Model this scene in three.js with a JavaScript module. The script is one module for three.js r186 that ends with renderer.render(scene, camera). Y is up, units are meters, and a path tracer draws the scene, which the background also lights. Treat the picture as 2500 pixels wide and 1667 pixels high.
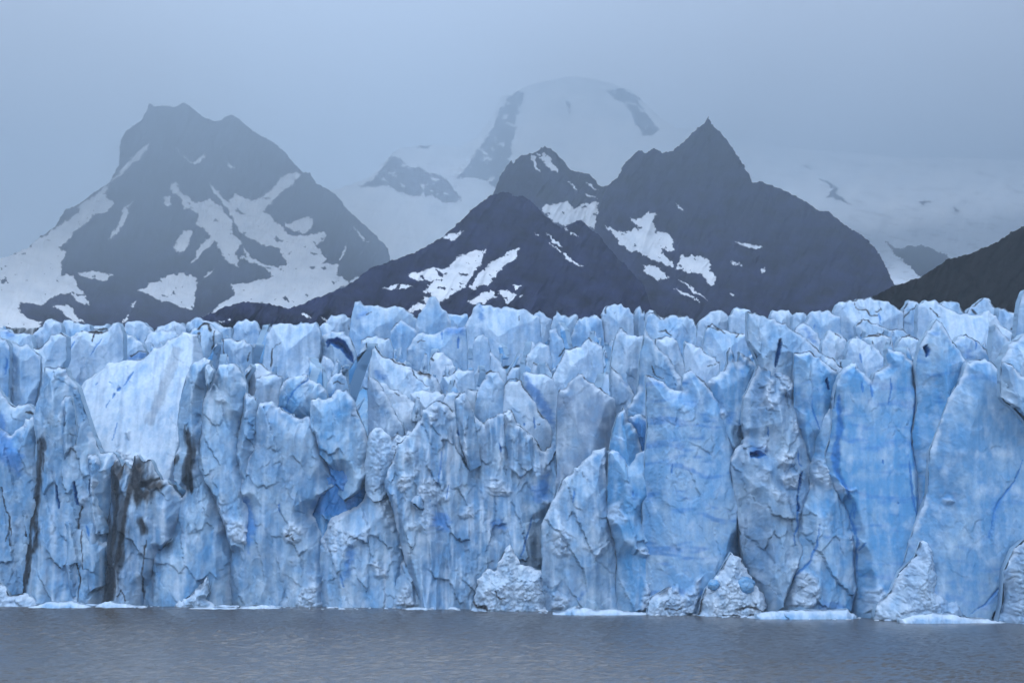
import * as THREE from 'three';
import { mergeGeometries } from 'three/addons/utils/BufferGeometryUtils.js';
import { ImprovedNoise } from 'three/addons/math/ImprovedNoise.js';

// ---------------------------------------------------------------- camera, sky, sun, exposure
const FOCAL = 5923, CX = 1250, HORIZON = 1221, EYE = 22;          // lens in pixels of a 2500 x 1667 frame; the eye is 22 m above the lake
const scene = new THREE.Scene();
const camera = new THREE.PerspectiveCamera(2 * Math.atan(1667 / 2 / FOCAL) * 180 / Math.PI, 2500 / 1667, 1, 80000);
camera.position.set(0, EYE, 0);
camera.setViewOffset(2500, 1667, 0, -(HORIZON - 1667 / 2), 2500, 1667);   // a level camera with the lens shifted up
const renderer = new THREE.WebGLRenderer();
renderer.toneMapping = THREE.LinearToneMapping;
renderer.toneMappingExposure = 4.6;
renderer.shadowMap.enabled = true;

{ // a closed overcast: brighter overhead than near the horizon
  const W = 256, H = 128, d = new Float32Array(W * H * 4);
  for (let j = 0; j < H; j++) for (let i = 0; i < W; i++) {
    const e = ((j + 0.5) / H - 0.5) * Math.PI, k = (j * W + i) * 4, s = Math.max(0, Math.sin(e));
    const b = e > 0 ? 0.76 + 0.08 * s : 0.86;
    d[k] = b * 0.79; d[k + 1] = b * 0.89; d[k + 2] = b * 1.09; d[k + 3] = 1;
  }
  const t = new THREE.DataTexture(d, W, H, THREE.RGBAFormat, THREE.FloatType);
  t.mapping = THREE.EquirectangularReflectionMapping; t.magFilter = THREE.LinearFilter; t.needsUpdate = true;
  scene.background = t; scene.environment = t;
}
const sun = new THREE.DirectionalLight(new THREE.Color(1.0, 0.97, 0.93), 0.5);
sun.position.set(110, 760, -620); sun.target.position.set(0, 0, -500);
sun.castShadow = true; sun.shadow.radius = 50;
Object.assign(sun.shadow.camera, { left: -400, right: 400, top: 400, bottom: -400, near: 1, far: 3000 });
sun.shadow.mapSize.set(2048, 2048);
scene.add(sun, sun.target);
scene.fog = new THREE.FogExp2(new THREE.Color(0.60, 0.80, 1.0), 0.00015);

// ---------------------------------------------------------------- helpers
const N = new ImprovedNoise();
const noise = (x, y, z = 0) => N.noise(x + 311.7, y + 173.3, z + 57.1);
const fbm = (x, y, z, o = 4) => { let s = 0, a = 0.5; for (let i = 0; i < o; i++) { s += a * noise(x, y, z); x = x * 2.03 + 11.3; y = y * 2.03 + 5.7; z = z * 1.7 + 3.1; a *= 0.5; } return s; };
const clamp = (x, a = 0, b = 1) => Math.min(b, Math.max(a, x));
const smooth = (a, b, x) => { const t = clamp((x - a) / (b - a)); return t * t * (3 - 2 * t); };
const lerp = (a, b, t) => a + (b - a) * t;
let seed = 7;
const rnd = () => { seed = (seed + 0x6d2b79f5) | 0; let t = Math.imul(seed ^ (seed >>> 15), 1 | seed); t = (t + Math.imul(t ^ (t >>> 7), 61 | t)) ^ t; return ((t ^ (t >>> 14)) >>> 0) / 4294967296; };
const hash = (i, j, k) => { let h = Math.imul(i, 374761393) ^ Math.imul(j, 668265263) ^ Math.imul(k, 2147483647 - 1640531); h = Math.imul(h ^ (h >>> 13), 1274126177); return ((h ^ (h >>> 16)) >>> 0) / 4294967296; };
// broken facets: every cell of an uneven net is a plane of its own tilt; returns [height, distance to the cell's border]
function facet(x, y, k) {
  const i0 = Math.floor(x), j0 = Math.floor(y); let d1 = 9, d2 = 9, h = 0;
  for (let j = j0 - 1; j <= j0 + 1; j++) for (let i = i0 - 1; i <= i0 + 1; i++) {
    const dx = i + hash(i, j, k) - x, dy = j + hash(i, j, k + 7) - y, d = dx * dx + dy * dy;
    if (d < d1) { d2 = d1; d1 = d; h = dx * (hash(i, j, k + 1) - 0.5) * 1.5 + dy * (hash(i, j, k + 2) - 0.5) * 1.2 + (hash(i, j, k + 3) - 0.5) * 0.4; } else if (d < d2) d2 = d;
  }
  return [h, Math.sqrt(d2) - Math.sqrt(d1)];
}
const names = new Map();
function named(o, name, parent = scene) {
  const n = names.get(name) ?? 0; names.set(name, n + 1);
  o.name = parent === scene && n ? name + '_' + String(n).padStart(3, '0') : name;
  parent.add(o); o.castShadow = o.receiveShadow = true;
  return o;
}
function tag(o, label, category, group) { o.userData.label = label; o.userData.category = category; if (group) o.userData.group = group; return o; }
// places in the 2500 x 1667 frame, read from enlargements of the photograph
const CROPS = { 1: [0, 700, 850 / 2351], 2: [800, 700, 850 / 2351], 3: [1600, 700, 900 / 2352], 4: [0, 1100, 850 / 2351], 5: [800, 1100, 850 / 2351], 6: [1600, 1100, 900 / 2352], 7: [0, 0, 1250 / 2352], 8: [1250, 0, 1250 / 2352] };
// '1: x,y x,y 4: x,y' -> points in the frame
function trace(text) {
  let c = CROPS[1]; const out = [];
  for (const w of text.trim().split(/\s+/)) {
    if (w.endsWith(':')) { c = CROPS[w.slice(0, -1)]; continue; }
    const [x, y] = w.split(',').map(Number);
    out.push([c[0] + x * c[2], c[1] + y * c[2]]);
  }
  return out;
}
const traces = (text) => text.split(';').map(trace).filter((p) => p.length > 1);
const front = (u) => { const v = u < 1000 ? lerp(1477, 1483, u / 1000) : u < 1500 ? lerp(1483, 1495, (u - 1000) / 500) : lerp(1495, 1517, (u - 1500) / 1000); return EYE * FOCAL / (v - HORIZON); };  // how far the ice front stands
const SPAN = 290, V0 = 1010, V1 = 800;                             // the ice field climbs from line V0 at the front to V1, 290 m behind
const fieldD = (u, v) => front(u) + 12 + (V0 - v) / (V0 - V1) * SPAN;
const fieldY = (u, D) => { const v = V0 - (D - front(u) - 12) / SPAN * (V0 - V1); return EYE + (HORIZON - v) / FOCAL * D; };

function inside(p, x, y) { let r = false; for (let i = 0, j = p.length - 1; i < p.length; j = i++) if ((p[i][1] > y) !== (p[j][1] > y) && x < (p[j][0] - p[i][0]) * (y - p[i][1]) / (p[j][1] - p[i][1]) + p[i][0]) r = !r; return r; }
function segment(ax, ay, bx, by, x, y) { const ex = bx - ax, ey = by - ay, t = clamp(((x - ax) * ex + (y - ay) * ey) / (ex * ex + ey * ey || 1)); return [ax + ex * t, ay + ey * t]; }
const toLine = (l, x, y) => { let m = 1e9; for (let i = 1; i < l.length; i++) { const [a, b] = segment(l[i - 1][0], l[i - 1][1], l[i][0], l[i][1], x, y); m = Math.min(m, Math.hypot(a - x, b - y)); } return m; };
const along = (l, x, y) => { let m = 1e9, t = 0, s = 0, at = 0; for (let i = 1; i < l.length; i++) { const [a, b] = segment(l[i - 1][0], l[i - 1][1], l[i][0], l[i][1], x, y), d = Math.hypot(a - x, b - y), e = Math.hypot(l[i][0] - l[i - 1][0], l[i][1] - l[i - 1][1]); if (d < m) { m = d; at = s + Math.hypot(a - l[i - 1][0], b - l[i - 1][1]); } s += e; } return [m, at / s]; };
const box = (p, m) => { const xs = p.map((q) => q[0]), ys = p.map((q) => q[1]); return [Math.min(...xs) - m, Math.min(...ys) - m, Math.max(...xs) + m, Math.max(...ys) + m]; };
const within = (b, x, y) => x > b[0] && x < b[2] && y > b[1] && y < b[3];

// an even net over an outline, its rim drawn onto the outline: {points, faces, n}
function net(p, s) {
  const b = box(p, s), nx = Math.ceil((b[2] - b[0]) / s) + 1, ny = Math.ceil((b[3] - b[1]) / s) + 1, at = new Int32Array(nx * ny).fill(-1), isIn = new Uint8Array(nx * ny), pts = [], faces = [];
  for (let j = 0; j < ny; j++) { // row by row crossings
    const y = b[1] + j * s + 1e-5, xs = [];
    for (let i = 0, k = p.length - 1; i < p.length; k = i++) if ((p[i][1] > y) !== (p[k][1] > y)) xs.push((p[k][0] - p[i][0]) * (y - p[i][1]) / (p[k][1] - p[i][1]) + p[i][0]);
    xs.sort((a, c) => a - c);
    for (let i = 0; i + 1 < xs.length; i += 2) for (let q = Math.max(0, Math.ceil((xs[i] - b[0]) / s)); q < nx && b[0] + q * s <= xs[i + 1]; q++) isIn[j * nx + q] = 1;
  }
  const get = (i, j) => {
    const k = j * nx + i;
    if (at[k] < 0) {
      let x = b[0] + i * s, y = b[1] + j * s, rim = 0;
      if (!isIn[k]) {
        let m = 1e9, q = null;
        for (let a = 0, c = p.length - 1; a < p.length; c = a++) { const e = segment(p[c][0], p[c][1], p[a][0], p[a][1], x, y), d = (e[0] - x) ** 2 + (e[1] - y) ** 2; if (d < m) { m = d; q = e; } }
        [x, y] = q; rim = 1;
      }
      at[k] = pts.length; pts.push([x, y, rim]);
    }
    return at[k];
  };
  for (let j = 0; j + 1 < ny; j++) for (let i = 0; i + 1 < nx; i++) {
    const k = j * nx + i;
    if (!(isIn[k] || isIn[k + 1] || isIn[k + nx] || isIn[k + nx + 1])) continue;
    const a = get(i, j), c = get(i + 1, j), d = get(i + 1, j + 1), e = get(i, j + 1);
    if ((i + j) & 1) faces.push(a, c, d, a, d, e); else faces.push(a, c, e, c, d, e);
  }
  return { pts, faces };
}

// ---------------------------------------------------------------- ice
function grainTexture(size, cells, seedZ) {
  const d = new Uint8Array(size * size * 4);
  for (let j = 0; j < size; j++) for (let i = 0; i < size; i++) {
    let s = 0, a = 0.5, c = cells;
    for (let o = 0; o < 5; o++) { // wraps round: four corners blended
      const x = i / size * c, y = j / size * c, u = i / size, v = j / size;
      s += a * (noise(x, y, seedZ) * (1 - u) * (1 - v) + noise(x - c, y, seedZ) * u * (1 - v) + noise(x, y - c, seedZ) * (1 - u) * v + noise(x - c, y - c, seedZ) * u * v); a *= 0.6; c *= 2;
    }
    const k = (j * size + i) * 4, g = clamp(0.5 + s * 0.9) * 255;
    d[k] = d[k + 1] = d[k + 2] = g; d[k + 3] = 255;
  }
  const t = new THREE.DataTexture(d, size, size); t.wrapS = t.wrapT = THREE.RepeatWrapping; t.magFilter = THREE.LinearFilter; t.needsUpdate = true;
  return t;
}
const grain = grainTexture(512, 6, 3.3);
const iceMaterial = new THREE.MeshPhysicalMaterial({ name: 'glacier_ice', vertexColors: true, roughness: 0.5, specularIntensity: 0.6, ior: 1.31, bumpMap: grain, bumpScale: 0.16, side: THREE.DoubleSide });
const PALE = [0.23, 0.345, 0.455], BLUE = [0.068, 0.222, 0.415], DEEP = [0.02, 0.135, 0.37], GREY = [0.125, 0.18, 0.26], WHITE = [0.44, 0.52, 0.60], DIRT = [0.010, 0.009, 0.009];
const mix3 = (a, b, t) => [lerp(a[0], b[0], t), lerp(a[1], b[1], t), lerp(a[2], b[2], t)];

// an outline broken into splinters: short sharp teeth and notches along its upper edges
function jagged(q, amp) {
  const out = [], k = rnd() * 99; let area = 0;
  for (let i = 0, j = q.length - 1; i < q.length; j = i++) area += q[j][0] * q[i][1] - q[i][0] * q[j][1];
  for (let i = 0; i < q.length; i++) {
    const a = q[i], b = q[(i + 1) % q.length], l = Math.hypot(b[0] - a[0], b[1] - a[1]), n = Math.max(1, Math.round(l / 7)), s = area > 0 ? 1 : -1, nx = (b[1] - a[1]) / (l || 1) * s, ny = -(b[0] - a[0]) / (l || 1) * s;
    for (let m = 0; m < n; m++) {
      const t = m / n, u = a[0] + (b[0] - a[0]) * t, v = a[1] + (b[1] - a[1]) * t, e = amp * smooth(-0.25, -0.7, ny) * (1.6 * (1 - Math.abs(noise(u * 0.03 + k, v * 0.02, 1)) * 2) ** 3 - 0.8 + 0.8 * noise(u * 0.11 + k, v * 0.08, 5));
      out.push([u + nx * e, v + ny * e]);
    }
  }
  return out;
}
/* A piece of ice with that outline as it is seen from the lake, D metres off. Each side falls away from the edge by its own steepness (left, right, top), as broken ice does, up to a
   face T metres proud; rough: how strongly the face is broken; tilt: how far the face leans back per metre of height. */
function ice(poly, D, o = {}) {
  const m = D / FOCAL, { T = 4, L = 1.3, R = 0.9, top = 1.3, tilt = 0.07, rough = 1, tint = 0, white = 0, grey = 0, crest = 0, lumpy = 0, flute = 1, band = 0, fine = 0.92, foot = 0, crumb = 0 } = o;
  if (o.teeth) poly = jagged(poly, o.teeth);
  const M = (q) => q.map(([u, v]) => [(u - CX) * m, EYE + (HORIZON - v) * m]);
  const p = M(poly); let area = 0;
  for (let i = 0, j = p.length - 1; i < p.length; j = i++) area += p[j][0] * p[i][1] - p[i][0] * p[j][1];
  if (area < 0) p.reverse();                                        // counter-clockwise: outward normal of an edge is (ey, -ex)
  const wobble = o.wobble ?? 0.45, s = fine * D / 2426, k0 = Math.floor(rnd() * 1000), ox = rnd() * 90, b = box(p, 0), ym = (b[1] + b[3]) / 2;
  const edges = p.map((q, i) => {
    const r = p[(i + 1) % p.length], ex = r[0] - q[0], ey = r[1] - q[1], l = Math.hypot(ex, ey) || 1, nx = ey / l, ny = -ex / l;
    return [q[0], q[1], r[0], r[1], ny > 0 ? top * ny * ny + (nx < 0 ? L : R) * nx * nx : 40 * ny * ny + (nx < 0 ? L : R) * nx * nx, ny > 0.35 ? 1 : 0];
  });
  const holes = (o.holes ? traces(o.holes) : []).map((q) => { const w = M(q); return [w, box(w, 1)]; });
  const blues = (o.blue ? traces(o.blue) : []).map((q) => { const w = M(q); return [w, box(w, 2)]; });
  const cracks = (o.cracks ?? []).map(([t, w]) => { const l = M(trace(t)); return [l, box(l, 1.5), Math.max(0.24, w * m * 0.28)]; });
  const dirts = (o.dirt ?? []).map(([t, w, k]) => { const l = M(trace(t)); return [l, box(l, 3), Math.max(0.17, w * m * 0.3), k ?? 1]; });
  const lumps = (o.lumpSub ?? []).map((t) => { const w = M(trace(t)); return [w, box(w, 1.5)]; });
  const { pts, faces } = net(p, s), n = pts.length, pos = new Float32Array(n * 3), col = new Float32Array(n * 3), uv = new Float32Array(n * 2);
  for (let i = 0; i < n; i++) {
    let [x, y, rim] = pts[i], dirtHere = 0, blueHere = 0;
    const wx = x + wobble * 1.6 * fbm(x * 0.28 + ox, y * 0.2, 1, 3), wy = y + wobble * 1.6 * fbm(x * 0.28 + ox, y * 0.2, 9, 3);
    let z = 1e9, dt = 1e9;
    for (const e of edges) {
      const q = segment(e[0], e[1], e[2], e[3], wx, wy), d = Math.hypot(q[0] - wx, q[1] - wy);
      z = Math.min(z, e[4] * d); if (e[5]) dt = Math.min(dt, d);
    }
    const low = noise(x * 0.05 + ox, y * 0.03, 4);
    const cap = Math.max(0.6, T * (1 + 0.45 * low) + tilt * ((o.ramp ? b[3] : ym) - y));
    z = z + cap - Math.sqrt((z - cap) ** 2 + 0.03 * T) ; z *= 0.5;
    z = Math.max(0, z);
    const qx = x + 0.7 * fbm(x * 0.9, y * 0.7, 131, 3), qy = y + 0.9 * fbm(x * 0.9, y * 0.7, 137, 3);
    const [f1] = facet((qx + 0.3 * qy) / 3.8 + ox, qy / 8, k0), [f2] = facet((qx - 0.25 * qy) / 1.6 + ox, qy / 3.2, k0 + 31), [f3] = facet(qx / 0.62 + ox, qy / 0.95, k0 + 43);
    const keep = clamp(z / 1.0), worn = 0.3 + 1.2 * smooth(-0.12, 0.3, fbm(x * 0.07 + ox, y * 0.06, 151, 3));   // clean shear faces beside shattered ones
    const ridges = 1 - 2 * Math.abs(noise(x * 0.34 + ox + 0.5 * noise(y * 0.12, x * 0.1, 8), y * 0.055, 6));
    let r = rough * (1.5 * Math.min(1, rough * 1.1) * f1 + worn * (0.5 * f2 + 0.18 * f3) + 0.5 * flute * ridges + 0.8 * fbm(x * 0.3 + ox, y * 0.14, 3, 4));
    if (lumpy) { const [, c1] = facet(x / 2.1 + ox, y / 1.8, k0 + 77), [, c2] = facet(x / 0.9 + ox, y / 0.8, k0 + 99); const [, c3] = facet(x / 0.5 + ox, y / 0.45, k0 + 55); r = r * (1 - 0.55 * clamp(lumpy)) + lumpy * (1.0 * Math.sqrt(c1) + 0.75 * Math.sqrt(c2) + 0.35 * Math.sqrt(c3) - 0.7); }
    let loose = crumb ? crumb * smooth(0.17, 0.3, fbm(x * 0.085 + ox, y * 0.075, 141, 4)) : 0;
    for (const [w, bb] of lumps) if (within(bb, x, y)) { const jx = x + 1.1 * fbm(x * 0.5, y * 0.5, 112, 3), jy = y + 1.1 * fbm(x * 0.5, y * 0.5, 118, 3); if (inside(w, jx, jy)) loose = Math.max(loose, smooth(0, 1.1, toLine([...w, w[0]], jx, jy))); }
    if (loose) { const [, c1] = facet(x / 2.4 + ox, y / 2.1, 717), [, c2] = facet(x / 1.0 + ox, y / 0.9, 799), [, c3] = facet(x / 0.55, y / 0.5, 733); r = lerp(r, r * 0.5 + 1.3 * Math.sqrt(c1) + 0.7 * Math.sqrt(c2) + 0.3 * Math.sqrt(c3) + 0.2, loose); }
    z += keep * r;
    if (foot && y < foot + 0.3) z -= 2.6 * smooth(foot + 0.3, foot - 0.5, y);   // the lake has undercut the foot of the ice
    for (const [w, bb] of holes) if (within(bb, x, y)) { const jx = x + 0.5 * fbm(x * 0.6, y * 0.6, 12, 3), jy = y + 0.5 * fbm(x * 0.6, y * 0.6, 18, 3); if (inside(w, jx, jy)) { z -= Math.min(7, 5.0 * toLine([...w, w[0]], jx, jy) + 0.6); blueHere = 1; } }
    for (const [l, bb, w] of cracks) if (within(bb, x, y)) { const [d, t] = along(l, x + 0.35 * fbm(x * 0.8, y * 0.5, 3, 3), y), ww = w * (0.25 + 1.0 * Math.sqrt(Math.max(0, Math.sin(Math.PI * t)))) * (0.75 + 0.6 * noise(y * 0.5, x * 0.3, 5)); if (d < ww) { z -= 1.1 * ww * (1 - d / ww) + 0.05; blueHere = Math.max(blueHere, smooth(1, 0.5, d / ww) * 0.85); } }
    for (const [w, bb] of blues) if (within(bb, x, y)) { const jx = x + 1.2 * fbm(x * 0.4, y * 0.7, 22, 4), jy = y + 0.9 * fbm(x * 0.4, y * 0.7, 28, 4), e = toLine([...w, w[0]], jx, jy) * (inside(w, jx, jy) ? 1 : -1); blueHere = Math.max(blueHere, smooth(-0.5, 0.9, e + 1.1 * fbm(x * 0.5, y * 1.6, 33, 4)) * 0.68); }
    for (const [l, bb, w, str] of dirts) if (within(bb, x, y)) { const d = toLine(l, x + 0.9 * fbm(x * 0.5, y * 0.25, 14, 3), y + 0.5 * noise(x * 0.6, y * 0.6, 15)), g = fbm(x * 1.1, y * 0.35, 44, 4); dirtHere = Math.max(dirtHere, str * smooth(1.15, 0.5, d / w + 0.9 * g), str === 1 && w > 0.5 ? 0.88 * smooth(2.4, 0.9, d / w + 2.6 * fbm(x * 0.9, y * 0.12, 46, 4)) : 0); }
    if (crest && dt < 1.6) dirtHere = Math.max(dirtHere, 0.85 * smooth(0.62, 0.36, dt / (0.6 * crest) + 1.6 * fbm(x * 0.33 + ox, y * 0.33, 51, 4) + 0.18));
    const jig = rim ? 1 : 0.6;
    x += jig * wobble * (0.9 * fbm(x * 0.45 + ox, y * 0.45, 61, 4) + 0.5 * fbm(x * 1.5, y * 1.5, 63, 2)); y += jig * wobble * (0.9 * fbm(x * 0.45 + ox, y * 0.45, 67, 4) + 0.6 * fbm(x * 1.6, y * 1.4, 69, 2));
    pos.set([x, y, z - D], i * 3); uv.set([x / 7 + ox, y / 17], i * 2);
    // colour of the ice: bubbly white to clear blue in uneven patches and in the layers of old summers
    const c1 = fbm(x * 0.16 + ox, y * 0.1, 71, 4), c2 = fbm(x * 0.7 + ox, y * 0.5, 75, 3), layer = band * smooth(0.16, 0.42, noise(x * 0.045 + ox, y * 0.55 + x * 0.05 + 1.6 * noise(x * 0.1, y * 0.1, 3), 81) * 0.8 + 0.35 * noise(x * 0.3, y * 1.3, 83));
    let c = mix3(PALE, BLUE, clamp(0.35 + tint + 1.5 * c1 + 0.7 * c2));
    c = mix3(c, WHITE, clamp(white + 1.2 * white * c2));
    c = mix3(c, GREY, clamp(grey + 1.4 * grey * c1));
    c = mix3(c, DEEP, clamp(0.6 * layer * (1 - loose)));
    c = mix3(c, WHITE, 0.6 * loose);
    const streak = fbm(x * 0.8 + ox, y * 0.07, 95, 3), mottle = fbm(x * 0.42 + ox, y * 0.3, 97, 4);
    c = mix3(c, streak > 0 ? WHITE : GREY, clamp(Math.abs(streak) * 0.9 * flute)); c = mix3(c, mottle > 0 ? WHITE : BLUE, clamp(Math.abs(mottle) * 1.0 - 0.04));
    c = mix3(c, WHITE, 0.65 * smooth(1.1, 0.15, dt + 1.3 * fbm(x * 0.4 + ox, y * 0.4, 99, 3)));   // the weathered white crust along the crests
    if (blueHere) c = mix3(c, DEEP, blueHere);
    c = c.map((a) => a * (1 + 0.22 * fbm(x * 2.1, y * 1.7 + ox, 91, 2)));
    if (dirtHere > 0) c = mix3(c, DIRT, clamp(dirtHere * 0.96));
    col.set(c, i * 3);
  }
  const g = new THREE.BufferGeometry();
  // the far side: the outline again, behind
  const B = Math.max(1.5, T * 0.7), tri = THREE.ShapeUtils.triangulateShape(p.map((q) => new THREE.Vector2(q[0], q[1])), []);
  const bp = [], bi = [];
  p.forEach((q) => bp.push(q[0], q[1], -D + 0.15)); p.forEach((q) => bp.push(q[0] * 0.999, q[1], -D - B));
  for (const t of tri) bi.push(n + p.length + t[0], n + p.length + t[2], n + p.length + t[1]);
  for (let i = 0; i < p.length; i++) { const j = (i + 1) % p.length; bi.push(n + i, n + p.length + i, n + j, n + j, n + p.length + i, n + p.length + j); }
  const P = new Float32Array(n * 3 + bp.length); P.set(pos); P.set(bp, n * 3);
  const C = new Float32Array(P.length); C.set(col); for (let i = n * 3; i < C.length; i += 3) C.set(PALE, i);
  const U = new Float32Array(P.length / 3 * 2); U.set(uv);
  g.setAttribute('position', new THREE.BufferAttribute(P, 3)); g.setAttribute('color', new THREE.BufferAttribute(C, 3)); g.setAttribute('uv', new THREE.BufferAttribute(U, 2));
  g.setIndex(faces.concat(bi)); g.computeVertexNormals();
  return g;
}
function place(name, label, category, geos, group, material = iceMaterial) {
  const g = geos.length > 1 ? mergeGeometries(geos) : geos[0];
  g.computeBoundingBox(); const c = g.boundingBox, at = [(c.min.x + c.max.x) / 2, c.min.y, (c.min.z + c.max.z) / 2];
  g.translate(-at[0], -at[1], -at[2]);
  const o = named(new THREE.Mesh(g, material), name); o.position.set(...at);
  return tag(o, label, category, group);
}
// lets the lower side of an outline run on downwards, behind what stands before it
function rooted(p, by) {
  const a = p.reduce((k, q, i) => (q[0] < p[k][0] ? i : k), 0), z = p.reduce((k, q, i) => (q[0] > p[k][0] ? i : k), 0), chain = (i, j) => { const r = [p[i]]; while (i !== j) { i = (i + 1) % p.length; r.push(p[i]); } return r; };
  let up = chain(a, z), lo = chain(z, a); const mean = (q) => q.reduce((s, w) => s + w[1], 0) / q.length;
  if (mean(up) > mean(lo)) [up, lo] = [lo, up];
  return [...up, ...lo.map((q) => [q[0], q[1] + by])];
}
// unseen cloud banks added above the frame, shading the air and ice below
for (const [x, y, z, a, h, c, label] of [[7100, 4500, -5500, 6600, 350, 10000, 'unseen cloud bank added overhead on the right to shade the air'], [-7200, 4700, -8500, 5700, 450, 10500, 'unseen cloud bank added far on the left to shade the air']]) {
  const g = new THREE.SphereGeometry(1, 96, 48), p = g.attributes.position;
  for (let i = 0; i < p.count; i++) { const X = p.getX(i), Y = p.getY(i), Z = p.getZ(i), k = 1 + 0.22 * fbm(X * 4, Y * 4, Z * 4, 4); p.setXYZ(i, X * k * a, Y * k * h, Z * k * c); }
  g.computeVertexNormals();
  const o = named(new THREE.Mesh(g, new THREE.MeshStandardMaterial({ name: 'added_cloud_grey', color: new THREE.Color(0.42, 0.45, 0.5), roughness: 1 })), 'added_shade_cloud');
  o.position.set(x, y, z); o.userData.kind = 'structure'; o.userData.label = label;
}
// unseen dark ground added on both sides to block light from below the haze
for (const [n, f, label] of [[0.05, 11500, 'unseen dark ground added on the right to dim the haze'], [-0.11, -9000, 'unseen dark ground added on the left to dim the haze']]) {
  const g = new THREE.PlaneGeometry(1, 1, 60, 60).rotateX(-Math.PI / 2), p = g.attributes.position;
  for (let i = 0; i < p.count; i++) { const t = p.getX(i) + 0.5, z = lerp(-900, -26000, p.getZ(i) + 0.5), x = lerp(n * -z, f, n > 0 ? t : t); p.setXYZ(i, x, -4 + 3 * fbm(x * 0.002, z * 0.002, 3), z); }
  g.computeVertexNormals();
  const o = named(new THREE.Mesh(g, new THREE.MeshStandardMaterial({ name: 'added_dark_ground', color: new THREE.Color(0.03, 0.035, 0.03), roughness: 1, side: THREE.DoubleSide })), 'added_ground');
  o.userData.kind = 'structure'; o.userData.label = label;
}
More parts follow.
